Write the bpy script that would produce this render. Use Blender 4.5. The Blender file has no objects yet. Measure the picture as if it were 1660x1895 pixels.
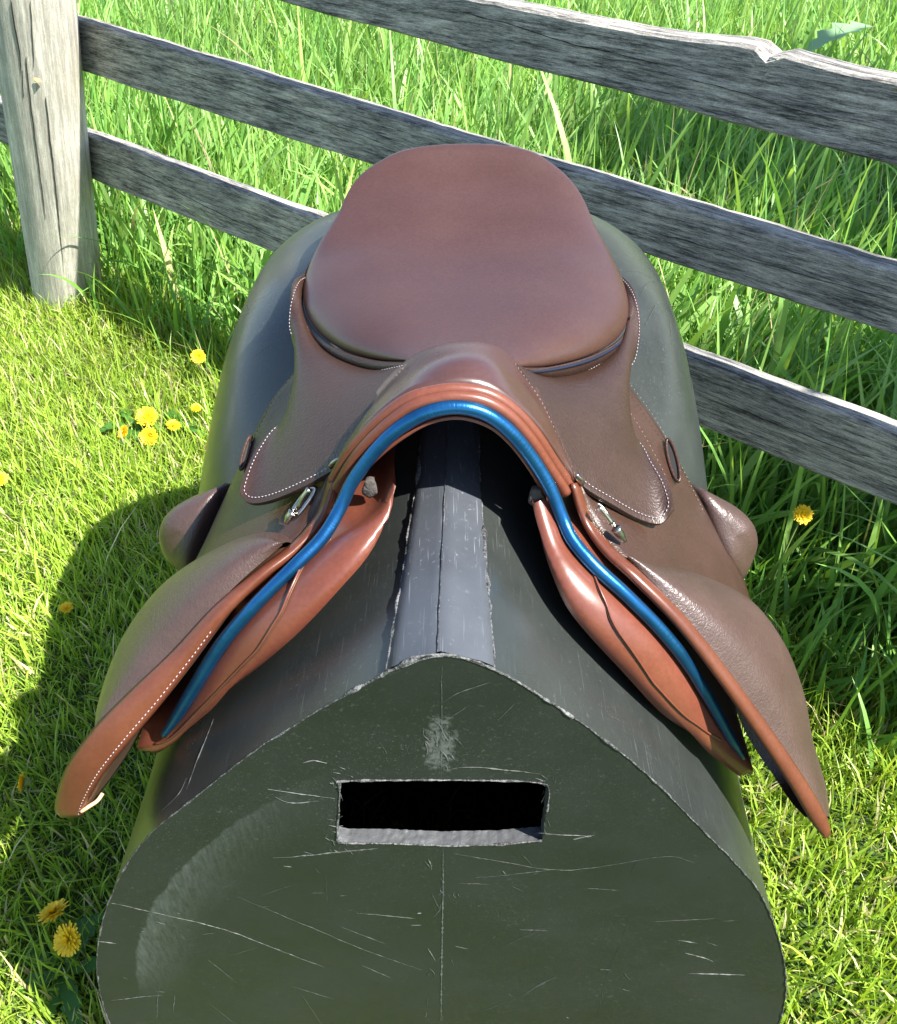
import bpy, bmesh, math, random
import numpy as np
from mathutils import Vector, Matrix, noise as mnoise

random.seed(7)
RNG = np.random.default_rng(11)
S = bpy.context.scene

# ------------------------------------------------------------------ camera, sky, sun, exposure
CAM_H = 1.30
PITCH = math.radians(40.0)
F_PX, PW, PH = 1600.0, 1660.0, 1895.0
cd = bpy.data.cameras.new("camera")
cam = bpy.data.objects.new("camera", cd)
S.collection.objects.link(cam)
cam.location = (0, 0, CAM_H)
cam.rotation_euler = (math.pi/2 - PITCH, 0, 0)
cd.sensor_fit = 'HORIZONTAL'
cd.sensor_width = 36.0
cd.lens = 36.0 * F_PX / PW
cd.clip_start = 0.02
cd.clip_end = 2000
S.camera = cam

SUN_EL = math.radians(50)
SUN_AZ = math.radians(-31)      # direction to the sun, measured from +X towards +Y (negative = towards the camera)
w = bpy.data.worlds.new("World"); S.world = w; w.use_nodes = True
nt = w.node_tree; nt.nodes.clear()
sky = nt.nodes.new('ShaderNodeTexSky'); sky.sky_type = 'NISHITA'; sky.sun_disc = False
sky.sun_elevation = SUN_EL
sky.sun_rotation = math.pi/2 - SUN_AZ
sky.air_density = 1.0; sky.dust_density = 0.6; sky.ozone_density = 1.0
bg = nt.nodes.new('ShaderNodeBackground'); bg.inputs[1].default_value = 0.085
wo = nt.nodes.new('ShaderNodeOutputWorld')
nt.links.new(sky.outputs[0], bg.inputs[0]); nt.links.new(bg.outputs[0], wo.inputs[0])
sd = bpy.data.lights.new("sun", 'SUN'); sd.energy = 5.0; sd.angle = math.radians(0.53); sd.color = (1.0, 0.955, 0.89)
sun = bpy.data.objects.new("sun", sd); S.collection.objects.link(sun)
to_sun = Vector((math.cos(SUN_EL)*math.cos(SUN_AZ), math.cos(SUN_EL)*math.sin(SUN_AZ), math.sin(SUN_EL)))
sun.rotation_euler = to_sun.to_track_quat('Z', 'Y').to_euler()
sun.location = (3, -1, 5)
S.view_settings.view_transform = 'Standard'
S.view_settings.look = 'None'
S.view_settings.gamma = 1.0
S.view_settings.use_curve_mapping = False
S.view_settings.exposure = 1.78
S.render.engine = 'CYCLES'
S.cycles.max_bounces = 6; S.cycles.diffuse_bounces = 3; S.cycles.glossy_bounces = 2; S.cycles.transmission_bounces = 3

# ------------------------------------------------------------------ helpers
CT, ST = math.cos(PITCH), math.sin(PITCH)
def ray(px, py):
    u = (px - PW/2)/F_PX; v = (py - PH/2)/F_PX
    return Vector((u, CT - v*ST, -ST - v*CT))
def P(px, py, Y):
    d = ray(px, py); t = Y/d.y
    return Vector((d.x*t, Y, CAM_H + d.z*t))
def PG(px, py, z=0.0):
    d = ray(px, py); t = (z - CAM_H)/d.z
    return Vector((d.x*t, d.y*t, z))
def PP(px, py, p0, n):
    d = ray(px, py); o = Vector((0, 0, CAM_H))
    t = (p0 - o).dot(n)/d.dot(n)
    return o + d*t
def C3(lst): return [P(*a) if not isinstance(a, Vector) else a for a in lst]

def cr(pts, n, closed=False):
    """Catmull-Rom through pts, resampled to n points evenly by length."""
    p = [Vector(a) for a in pts]; m = len(p); out = []
    sub = 14
    segs = m if closed else m-1
    for i in range(segs):
        if closed:
            a, b, c, d = p[(i-1) % m], p[i], p[(i+1) % m], p[(i+2) % m]
        else:
            b, c = p[i], p[i+1]
            a = p[i-1] if i > 0 else b*2 - c
            d = p[i+2] if i+2 < m else c*2 - b
        for k in range(sub):
            t = k/sub
            out.append(0.5*((2*b) + (c-a)*t + (2*a-5*b+4*c-d)*t*t + (3*b-a-3*c+d)*t**3))
    out.append(p[0].copy() if closed else p[-1].copy())
    L = [0.0]
    for i in range(1, len(out)): L.append(L[-1] + (out[i]-out[i-1]).length)
    res = []; j = 0
    cnt = n if not closed else n+1
    for k in range(cnt):
        s = L[-1]*k/(cnt-1)
        while j < len(L)-2 and L[j+1] < s: j += 1
        dl = L[j+1]-L[j]
        f = 0 if dl < 1e-12 else (s-L[j])/dl
        res.append(out[j].lerp(out[j+1], min(max(f, 0), 1)))
    return res[:n]

def finish(name, me, mat, parent, smooth=True):
    if smooth:
        me.polygons.foreach_set('use_smooth', [True]*len(me.polygons))
    if mat is not None: me.materials.append(mat)
    o = bpy.data.objects.new(name, me)
    S.collection.objects.link(o)
    if parent is not None:
        off = parent.location.copy()
        if parent.parent is not None: off = off + parent.parent.location
        me.transform(Matrix.Translation(-off))
        o.parent = parent
    return o

def mesh_obj(name, verts, faces, mat, parent=None, smooth=True, uvs=None):
    me = bpy.data.meshes.new(name)
    me.from_pydata([tuple(v) for v in verts], [], faces)
    if uvs is not None:
        ul = me.uv_layers.new(name='UVMap')
        for pl in me.polygons:
            for li in pl.loop_indices:
                ul.data[li].uv = uvs[me.loops[li].vertex_index]
    me.update()
    return finish(name, me, mat, parent, smooth)

def empty(name, loc, label, cat, group=None):
    o = bpy.data.objects.new(name, None); S.collection.objects.link(o)
    o.location = loc; o.empty_display_size = 0.05
    o['label'] = label; o['category'] = cat
    if group: o['group'] = group
    return o

def solidify(o, th, off=0.0):
    m = o.modifiers.new('thickness', 'SOLIDIFY'); m.thickness = th; m.offset = off
    m.use_even_offset = False
def subsurf(o, lv=1):
    m = o.modifiers.new('smooth', 'SUBSURF'); m.levels = lv; m.render_levels = lv
def bevel(o, wd, seg=2):
    m = o.modifiers.new('bevel', 'BEVEL'); m.width = wd; m.segments = seg; m.limit_method = 'ANGLE'; m.angle_limit = math.radians(40)

def grid(name, rows, mat, parent, closed_u=False, uv=True, cap=False):
    nr, nc = len(rows), len(rows[0])
    verts = [v for r in rows for v in r]
    faces = []
    for i in range(nr-1):
        for j in range(nc if closed_u else nc-1):
            a = i*nc+j; b = i*nc+(j+1) % nc; c = (i+1)*nc+(j+1) % nc; d = (i+1)*nc+j
            faces.append((a, b, c, d))
    if cap:
        faces.append(tuple(range(nc-1, -1, -1)))
        faces.append(tuple((nr-1)*nc+j for j in range(nc)))
    uvs = [(j/(nc-1), i/(nr-1)) for i in range(nr) for j in range(nc)] if uv else None
    return mesh_obj(name, verts, faces, mat, parent, True, uvs)

def loft(name, curves, n, m, mat, parent):
    """curves: list of 3D polylines laid side by side; smooth both ways."""
    cs = [cr(c, n) for c in curves]
    rows = []
    for i in range(n):
        rows.append(cr([c[i] for c in cs], m))
    return grid(name, rows, mat, parent)

def coons_pts(top, bottom, left, right, n, m):
    """top/bottom run left->right (n), left/right run top->bottom (m)."""
    T = cr(top, n); B = cr(bottom, n); L = cr(left, m); R = cr(right, m)
    rows = []
    for j in range(m):
        v = j/(m-1); row = []
        for i in range(n):
            u = i/(n-1)
            a = T[i]*(1-v) + B[i]*v
            b = L[j]*(1-u) + R[j]*u
            c = T[0]*(1-u)*(1-v) + T[-1]*u*(1-v) + B[0]*(1-u)*v + B[-1]*u*v
            row.append(a+b-c)
        rows.append(row)
    return rows

def relax(rows, it):
    A = np.array([[tuple(v) for v in r] for r in rows])
    for _ in range(it):
        A[1:-1, 1:-1] = 0.25*(A[:-2, 1:-1]+A[2:, 1:-1]+A[1:-1, :-2]+A[1:-1, 2:])
    return [[Vector(v) for v in r] for r in A]
def tube(name, path, rad, mat, parent, seg=10, n=None, flat=None, caps=True):
    pts = cr(path, n) if n else [Vector(p) for p in path]
    N = len(pts)
    rr = rad if hasattr(rad, '__len__') else [rad]*N
    if len(rr) != N: rr = list(np.interp(np.linspace(0, 1, N), np.linspace(0, 1, len(rr)), rr))
    verts = []; uvs = []
    t0 = (pts[1]-pts[0]).normalized()
    nrm = t0.orthogonal().normalized()
    ln = 0.0
    for i in range(N):
        t = (pts[min(i+1, N-1)] - pts[max(i-1, 0)]).normalized()
        nrm = (nrm - t*nrm.dot(t)).normalized()
        bn = t.cross(nrm)
        if i: ln += (pts[i]-pts[i-1]).length
        for k in range(seg):
            a = 2*math.pi*k/seg
            verts.append(pts[i] + (nrm*math.cos(a) + bn*math.sin(a))*rr[i])
            uvs.append((ln, k/seg))
    faces = []
    for i in range(N-1):
        for k in range(seg):
            faces.append((i*seg+k, i*seg+(k+1) % seg, (i+1)*seg+(k+1) % seg, (i+1)*seg+k))
    if caps:
        faces.append(tuple(range(seg-1, -1, -1)))
        faces.append(tuple((N-1)*seg+k for k in range(seg)))
    return mesh_obj(name, verts, faces, mat, parent, True, uvs)

def stitches(name, path, mat, parent, pitch=0.0042, ln=0.0030, r=0.00055, lift=Vector((0, 0, 0))):
    """a row of thread stitches: little six-sided lozenges, one joined part."""
    pts = cr(path, 200)
    L = sum((pts[i+1]-pts[i]).length for i in range(199))
    n = max(3, int(L/pitch)); pts = cr(path, n*2+1)
    verts = []; faces = []
    for k in range(n):
        a, b = pts[2*k]+lift, pts[2*k+1]+lift
        mid = (a+b)/2; t = (b-a)
        if t.length < 1e-7: continue
        t.normalize(); u = t.orthogonal().normalized(); v = t.cross(u)
        s = len(verts)
        verts.append(mid - t*ln/2); verts.append(mid + t*ln/2)
        for q in range(5):
            an = 2*math.pi*q/5
            verts.append(mid + (u*math.cos(an)+v*math.sin(an))*r)
        for q in range(5):
            faces.append((s, s+2+(q+1) % 5, s+2+q)); faces.append((s+1, s+2+q, s+2+(q+1) % 5))
    o = mesh_obj(name, verts, faces, mat, parent)
    o['kind'] = 'stuff'
    return o

def pillow(name, outline, bulge_f, bulge_b, mat, parent, n=40, rings=9, pw=2.2):
    o3 = cr(outline, n, closed=True)
    c = sum(o3, Vector())/n
    verts = [c+bulge_f]; faces = []
    def add(b, first):
        rows = []
        for k in range(1, rings):
            f = k/rings; h = (1-f**pw)**(1/pw)
            base = len(verts)
            for p in o3: verts.append(c.lerp(p, f) + b*h)
            rows.append(base)
        return rows
    R1 = add(bulge_f, 0)
    edge = len(verts); verts.extend(o3)
    R1.append(edge)
    for j in range(n): faces.append((0, R1[0]+j, R1[0]+(j+1) % n))
    for q in range(len(R1)-1):
        for j in range(n):
            faces.append((R1[q]+j, R1[q+1]+j, R1[q+1]+(j+1) % n, R1[q]+(j+1) % n))
    cb = len(verts); verts.append(c+bulge_b)
    R2 = add(bulge_b, 0); R2.append(edge)
    for j in range(n): faces.append((cb, R2[0]+(j+1) % n, R2[0]+j))
    for q in range(len(R2)-1):
        for j in range(n):
            faces.append((R2[q]+(j+1) % n, R2[q+1]+(j+1) % n, R2[q+1]+j, R2[q]+j))
    return mesh_obj(name, verts, faces, mat, parent)

# ------------------------------------------------------------------ materials
def new_mat(name):
    m = bpy.data.materials.new(name); m.use_nodes = True
    nt = m.node_tree; b = nt.nodes['Principled BSDF']
    return m, nt, b
def N(nt, t, **kw):
    n = nt.nodes.new(t)
    for k, v in kw.items(): setattr(n, k, v)
    return n
def ramp(nt, src, stops):
    r = nt.nodes.new('ShaderNodeValToRGB')
    el = r.color_ramp.elements
    while len(el) > 1: el.remove(el[-1])
    el[0].position = stops[0][0]; el[0].color = (*stops[0][1], 1) if len(stops[0][1]) == 3 else stops[0][1]
    for p, c in stops[1:]:
        e = el.new(p); e.color = (*c, 1) if len(c) == 3 else c
    nt.links.new(src, r.inputs[0]); return r
def coords(nt, scale=(1, 1, 1), rot=(0, 0, 0), which='Object'):
    tc = nt.nodes.new('ShaderNodeTexCoord'); mp = nt.nodes.new('ShaderNodeMapping')
    mp.inputs['Scale'].default_value = scale; mp.inputs['Rotation'].default_value = rot
    nt.links.new(tc.outputs[which], mp.inputs[0]); return mp.outputs[0]
def noise(nt, vec, scale, detail=4, rough=0.55):
    n = nt.nodes.new('ShaderNodeTexNoise'); n.inputs['Scale'].default_value = scale
    n.inputs['Detail'].default_value = detail; n.inputs['Roughness'].default_value = rough
    nt.links.new(vec, n.inputs['Vector']); return n
def mixc(nt, fac, a, b, mode='MIX'):
    m = nt.nodes.new('ShaderNodeMix'); m.data_type = 'RGBA'; m.blend_type = mode
    for sock, v in ((m.inputs[0], fac), (m.inputs[6], a), (m.inputs[7], b)):
        if isinstance(v, (int, float)): sock.default_value = v
        elif isinstance(v, (tuple, list)): sock.default_value = (*v, 1) if len(v) == 3 else v
        else: nt.links.new(v, sock)
    return m.outputs[2]
def bump(nt, h, strength, dist, prev=None):
    b = nt.nodes.new('ShaderNodeBump'); b.inputs['Strength'].default_value = strength
    b.inputs['Distance'].default_value = dist
    nt.links.new(h, b.inputs['Height'])
    if prev is not None: nt.links.new(prev, b.inputs['Normal'])
    return b.outputs[0]

def leather(name, col, col2, rough, grain, gscale, stretch=(1, 1, 1), spec=0.5, sheen=0.0, coat=0.0):
    m, nt, b = new_mat(name)
    v = coords(nt, (1, 1, 1))
    n1 = noise(nt, v, 14, 5, 0.6)
    r1 = ramp(nt, n1.outputs['Fac'], [(0.32, col), (0.72, col2)])
    n3 = noise(nt, v, 300, 2, 0.5)
    c = mixc(nt, 0.22, r1.outputs[0], n3.outputs['Fac'], 'OVERLAY')
    nt.links.new(c, b.inputs['Base Color'])
    rr = ramp(nt, n1.outputs['Fac'], [(0.3, (rough-0.05,)*3), (0.75, (rough+0.07,)*3)])
    nt.links.new(rr.outputs[0], b.inputs['Roughness'])
    b.inputs['Specular IOR Level'].default_value = spec
    if coat: b.inputs['Coat Weight'].default_value = coat; b.inputs['Coat Roughness'].default_value = 0.35
    if grain > 0:
        vs = coords(nt, stretch)
        vo = N(nt, 'ShaderNodeTexVoronoi'); vo.feature = 'SMOOTH_F1'
        vo.inputs['Scale'].default_value = gscale; vo.inputs['Smoothness'].default_value = 0.6
        nd = noise(nt, vs, gscale*0.35, 3, 0.6)
        ad = N(nt, 'ShaderNodeVectorMath', operation='ADD')
        sc = N(nt, 'ShaderNodeVectorMath', operation='SCALE'); sc.inputs[3].default_value = 0.006
        nt.links.new(nd.outputs['Color'], sc.inputs[0])
        nt.links.new(vs, ad.inputs[0]); nt.links.new(sc.outputs[0], ad.inputs[1])
        nt.links.new(ad.outputs[0], vo.inputs['Vector'])
        bb = bump(nt, vo.outputs['Distance'], grain, 0.0011)
        nn = noise(nt, v, 45, 3, 0.6)
        bb = bump(nt, nn.outputs['Fac'], 0.05*min(1, grain*2), 0.004, bb)
        nt.links.new(bb, b.inputs['Normal'])
    return m

M = {}
M['seat'] = leather('seat_leather', (0.044, 0.0185, 0.0135), (0.050, 0.0215, 0.0160), 0.33, 0.10, 700, spec=0.72)
M['pommel'] = leather('pommel_leather', (0.046, 0.018, 0.014), (0.058, 0.024, 0.018), 0.28, 0.06, 800, spec=0.8, coat=0.3)
M['skirt'] = leather('skirt_leather', (0.025, 0.0122, 0.0080), (0.033, 0.0165, 0.0110), 0.40, 0.34, 560, (1, 0.8, 1), spec=0.5)
M['flap'] = leather('flap_leather', (0.031, 0.0145, 0.0092), (0.041, 0.0195, 0.0125), 0.40, 0.32, 560, spec=0.45)
M['block'] = leather('block_leather', (0.044, 0.024, 0.019), (0.060, 0.033, 0.026), 0.37, 0.34, 640, (1, 0.42, 1), spec=0.7)
M['tan'] = leather('tan_leather', (0.105, 0.030, 0.017), (0.135, 0.041, 0.023), 0.33, 0.05, 900, spec=0.55)
M['tan_edge'] = leather('tan_edge_leather', (0.078, 0.022, 0.011), (0.110, 0.034, 0.016), 0.32, 0.05, 900, spec=0.5)
M['under'] = leather('flap_underside_leather', (0.05, 0.026, 0.015), (0.08, 0.045, 0.022), 0.5, 0.1, 700)
M['cutedge'] = leather('cut_leather_edge', (0.10, 0.07, 0.05), (0.22, 0.16, 0.11), 0.7, 0.3, 900)

def simple(name, col, rough, metal=0.0, spec=0.5, bumpy=None):
    m, nt, b = new_mat(name)
    b.inputs['Base Color'].default_value = (*col, 1); b.inputs['Roughness'].default_value = rough
    b.inputs['Metallic'].default_value = metal; b.inputs['Specular IOR Level'].default_value = spec
    v = coords(nt)
    n = noise(nt, v, 120, 4)
    c = mixc(nt, 0.25, col, n.outputs['Fac'], 'OVERLAY'); nt.links.new(c, b.inputs['Base Color'])
    if bumpy: nt.links.new(bump(nt, n.outputs['Fac'], bumpy[0], bumpy[1]), b.inputs['Normal'])
    return m
M['thread'] = simple('lilac_thread', (0.34, 0.29, 0.32), 0.7)
M['thread_dim'] = simple('brown_thread', (0.17, 0.11, 0.085), 0.7)
M['steel'] = simple('polished_steel', (0.40, 0.385, 0.34), 0.24, 1.0)
M['dark'] = simple('painted_slot_shade', (0.012, 0.011, 0.011), 0.8)  # near-black colour painted for the hole's shade in the keeper slots
M['hide'] = simple('suede_edge', (0.16, 0.11, 0.075), 0.9, bumpy=(0.8, 0.002))
M['felt'] = simple('grey_felt', (0.055, 0.048, 0.042), 0.95, bumpy=(1.0, 0.004))
M['lace'] = simple('raw_lace', (0.62, 0.34, 0.18), 0.7)

def blue_piping():
    m, nt, b = new_mat('blue_piping_leather')
    tc = N(nt, 'ShaderNodeTexCoord'); mp = N(nt, 'ShaderNodeMapping')
    mp.inputs['Scale'].default_value = (1, 0.0025, 1)
    nt.links.new(tc.outputs['UV'], mp.inputs[0])
    n = noise(nt, mp.outputs[0], 560, 2, 0.6)
    v = coords(nt)
    n2 = noise(nt, v, 40, 3)
    r = ramp(nt, n2.outputs['Fac'], [(0.3, (0.012, 0.090, 0.225)), (0.7, (0.018, 0.125, 0.30))])
    nt.links.new(r.outputs[0], b.inputs['Base Color'])
    b.inputs['Metallic'].default_value = 0.85; b.inputs['Roughness'].default_value = 0.31; b.inputs['Specular IOR Level'].default_value = 0.7
    mul = N(nt, 'ShaderNodeMath', operation='MULTIPLY')
    msk = ramp(nt, n2.outputs['Fac'], [(0.38, (0.1,)*3), (0.62, (1,)*3)])
    nt.links.new(n.outputs['Fac'], mul.inputs[0]); nt.links.new(msk.outputs[0], mul.inputs[1])
    nt.links.new(bump(nt, mul.outputs[0], 0.30, 0.0012), b.inputs['Normal'])
    return m
M['blue'] = blue_piping()
M['navy'] = simple('navy_piping', (0.007, 0.009, 0.022), 0.38)

def plastic(name, col, scuff, rough=0.42, amount=1.0):
    m, nt, b = new_mat(name)
    v = coords(nt)
    n1 = noise(nt, v, 9, 6, 0.65)
    base = ramp(nt, n1.outputs['Fac'], [(0.3, col), (0.75, tuple(c*1.5 for c in col))])
    # fine dusty specks and rubbed haze
    n2 = noise(nt, v, 230, 5, 0.75)
    sp = ramp(nt, n2.outputs['Fac'], [(0.60, (0, 0, 0)), (0.74, (1, 1, 1))])
    n3 = noise(nt, v, 5.5, 4, 0.6)
    hz = ramp(nt, n3.outputs['Fac'], [(0.38, (0.08,)*3), (0.70, (1, 1, 1))])
    # streaky hairline scratches in two directions
    acc = None
    for rot, sc in (((0.3, 0.9, 0.5), 60), ((1.2, -0.6, 1.9), 75)):
        mp = coords(nt, (1, 0.03, 1), rot)
        ns = noise(nt, mp, sc*9, 2, 0.6)
        rs = ramp(nt, ns.outputs['Fac'], [(0.66, (0, 0, 0)), (0.73, (1, 1, 1))])
        acc = rs.outputs[0] if acc is None else mixc(nt, 1.0, acc, rs.outputs[0], 'ADD')
    mm = mixc(nt, 1.0, acc, hz.outputs[0], 'MULTIPLY')
    m2 = mixc(nt, 1.0, sp.outputs[0], hz.outputs[0], 'MULTIPLY')
    s1 = N(nt, 'ShaderNodeMath', operation='MULTIPLY'); s1.inputs[1].default_value = 0.30*amount
    nt.links.new(mm, s1.inputs[0])
    c = mixc(nt, s1.outputs[0], base.outputs[0], scuff)
    s2 = N(nt, 'ShaderNodeMath', operation='MULTIPLY'); s2.inputs[1].default_value = 0.45*amount
    nt.links.new(m2, s2.inputs[0])
    c = mixc(nt, s2.outputs[0], c, scuff)
    nt.links.new(c, b.inputs['Base Color'])
    rr = ramp(nt, n1.outputs['Fac'], [(0.3, (rough-0.06,)*3), (0.8, (rough+0.12,)*3)])
    nt.links.new(rr.outputs[0], b.inputs['Roughness'])
    nt.links.new(bump(nt, n2.outputs['Fac'], 0.06, 0.0015), b.inputs['Normal'])
    return m, nt, b, c
M['shell'] = plastic('black_plastic_shell', (0.019, 0.022, 0.0205), (0.14, 0.15, 0.15), 0.30, 1.6)[0]
M['strip'] = plastic('black_plastic_strip', (0.040, 0.045, 0.053), (0.32, 0.34, 0.37), 0.42, 2.4)[0]
mf, ntf, bf, cf = plastic('black_plastic_face', (0.0072, 0.0095, 0.0076), (0.090, 0.105, 0.092), 0.52, 1.9)
M['face'] = mf
def worn_edge(name, dark, light, lo, hi):
    m, nt, b = new_mat(name)
    v = coords(nt); n1 = noise(nt, v, 75, 4, 0.65); n2 = noise(nt, v, 420, 4, 0.7)
    g = mixc(nt, 0.45, n1.outputs['Fac'], n2.outputs['Fac'])
    r = ramp(nt, g, [(lo, dark), (hi, light)])
    nt.links.new(r.outputs[0], b.inputs['Base Color']); b.inputs['Roughness'].default_value = 0.6
    nt.links.new(bump(nt, n2.outputs['Fac'], 0.9, 0.003), b.inputs['Normal'])
    return m
M['weld'] = worn_edge('whitened_plastic_edge', (0.02, 0.022, 0.02), (0.22, 0.22, 0.22), 0.45, 0.62)
M['weld_dark'] = worn_edge('grey_weld_bead', (0.014, 0.015, 0.015), (0.17, 0.175, 0.18), 0.47, 0.62)
M['scratch'] = simple('pale_scratch', (0.065, 0.073, 0.065), 0.7)
M['scratch_dim'] = simple('faint_scratch', (0.034, 0.041, 0.035), 0.7)
M['cutplastic'] = simple('sawn_plastic_edge', (0.055, 0.058, 0.062), 0.55, bumpy=(0.7, 0.002))

def wood(name, dark, light, along='X', sc=1.0, lichen=0.0, lo=0.42, hi=0.58, var=((0.55, 0.57, 0.60), (1.15, 1.12, 1.08))):
    m, nt, b = new_mat(name)
    st = {'X': (0.075, 1, 1), 'Z': (1, 1, 0.06)}[along]
    v = coords(nt, st)
    n1 = noise(nt, v, 420*sc, 8, 0.85)
    n2 = noise(nt, v, 75*sc, 7, 0.75)
    v0 = coords(nt)
    n3 = noise(nt, v0, 5, 4, 0.6)
    n4 = noise(nt, v0, 420, 4, 0.7)
    g = mixc(nt, 0.5, n1.outputs['Fac'], n2.outputs['Fac'])
    r = ramp(nt, g, [(lo, dark), (0.50, tuple(0.6*a+0.4*c for a, c in zip(dark, light))), (hi, light)])
    r3 = ramp(nt, n3.outputs['Fac'], [(0.3, var[0]), (0.7, var[1])])
    c = mixc(nt, 1.0, r.outputs[0], r3.outputs[0], 'MULTIPLY')
    c = mixc(nt, 0.6, c, n4.outputs['Fac'], 'OVERLAY')
    if lichen:
        nl = noise(nt, v0, 60, 5, 0.7)
        rl = ramp(nt, nl.outputs['Fac'], [(0.63, (0, 0, 0)), (0.70, (lichen,)*3)])
        c = mixc(nt, rl.outputs[0], c, (0.30, 0.21, 0.04))
    nt.links.new(c, b.inputs['Base Color'])
    b.inputs['Roughness'].default_value = 0.85; b.inputs['Specular IOR Level'].default_value = 0.25
    bb = bump(nt, g, 0.8, 0.0035)
    bb = bump(nt, n4.outputs['Fac'], 0.4, 0.002, bb)
    nt.links.new(bb, b.inputs['Normal'])
    return m
M['rail'] = wood('weathered_rail_wood', (0.050, 0.050, 0.049), (0.60, 0.57, 0.52), 'X', 1.25, 0.5, 0.43, 0.60)
M['post'] = wood('weathered_post_wood', (0.26, 0.245, 0.21), (0.66, 0.635, 0.56), 'Z', 0.8, 0.0, 0.38, 0.58, ((0.85, 0.85, 0.83), (1.1, 1.08, 1.04)))
M['crack'] = simple('wood_crack', (0.02, 0.018, 0.015), 0.9)
M['pale_split'] = simple('pale_split_wood', (0.55, 0.53, 0.48), 0.85)
M['chip'] = simple('fresh_wood_chip', (0.62, 0.40, 0.14), 0.8)

def grass_mat(name, transl=0.35, rough=0.42):
    m, nt, b = new_mat(name)
    at = N(nt, 'ShaderNodeAttribute', attribute_name='col')
    nt.links.new(at.outputs['Color'], b.inputs['Base Color'])
    b.inputs['Roughness'].default_value = rough; b.inputs['Specular IOR Level'].default_value = 0.4
    tr = N(nt, 'ShaderNodeBsdfTranslucent')
    tcol = mixc(nt, 1.0, at.outputs['Color'], (1.25, 1.15, 0.55), 'MULTIPLY')
    nt.links.new(tcol, tr.inputs['Color'])
    mx = N(nt, 'ShaderNodeMixShader'); mx.inputs[0].default_value = transl
    nt.links.new(b.outputs[0], mx.inputs[1]); nt.links.new(tr.outputs[0], mx.inputs[2])
    nt.links.new(mx.outputs[0], nt.nodes['Material Output'].inputs[0])
    return m
M['grass'] = grass_mat('grass_blades', 0.38)
M['leaf'] = grass_mat('leaf_green', 0.3, 0.5)
def soil():
    m, nt, b = new_mat('thatch_and_soil')
    v = coords(nt)
    n1 = noise(nt, v, 3, 5); n2 = noise(nt, v, 90, 5, 0.7)
    r1 = ramp(nt, n2.outputs['Fac'], [(0.35, (0.022, 0.040, 0.009)), (0.55, (0.06, 0.12, 0.018)), (0.75, (0.16, 0.18, 0.05))])
    r2 = ramp(nt, n1.outputs['Fac'], [(0.3, (0.7, 0.8, 0.7)), (0.7, (1.1, 1.1, 1.0))])
    c = mixc(nt, 1.0, r1.outputs[0], r2.outputs[0], 'MULTIPLY')
    nt.links.new(c, b.inputs['Base Color']); b.inputs['Roughness'].default_value = 0.95
    nt.links.new(bump(nt, n2.outputs['Fac'], 0.8, 0.02), b.inputs['Normal'])
    return m
M['soil'] = soil()
M['petal'] = simple('dandelion_petal', (0.80, 0.52, 0.005), 0.6)
M['petal_core'] = simple('dandelion_core', (0.72, 0.36, 0.004), 0.7)
M['stem'] = simple('dandelion_stem', (0.16, 0.22, 0.06), 0.6)

# ------------------------------------------------------------------ ground
def ground():
    n = 60
    xs = np.concatenate([np.linspace(-300, -6, 12), np.linspace(-5, 5, n), np.linspace(6, 300, 12)])
    ys = np.concatenate([np.linspace(-300, -3, 10), np.linspace(-2, 9, n), np.linspace(10, 600, 14)])
    rows = [[Vector((x, y, 0.010*mnoise.noise(Vector((x*1.7, y*1.7, 0))) if abs(x) < 6 and -3 < y < 10 else 0)) for x in xs] for y in ys]
    o = grid('ground', rows, M['soil'], None, uv=False)
    o['kind'] = 'structure'
    o['label'] = 'soil and thatch of the grass field'
ground()

# ------------------------------------------------------------------ fence
POST_B = PG(128, 552)
fence_a = Vector((-1.22*1.0, 2.80, 0)); fence_b = Vector((0.68, 1.15, 0))
f_dir = (fence_b - fence_a); f_dir.z = 0; f_dir.normalize()
f_nrm = Vector((-f_dir.y, f_dir.x, 0))          # away from the camera
if f_nrm.y < 0: f_nrm = -f_nrm
POST_R = 0.103
rail_p0 = POST_B + f_nrm*(POST_R + 0.004)       # plane of the rails' front faces
rail_p0.z = 0
def fence_side(x, y):
    return (x - rail_p0.x)*f_nrm.x + (y - rail_p0.y)*f_nrm.y

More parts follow.
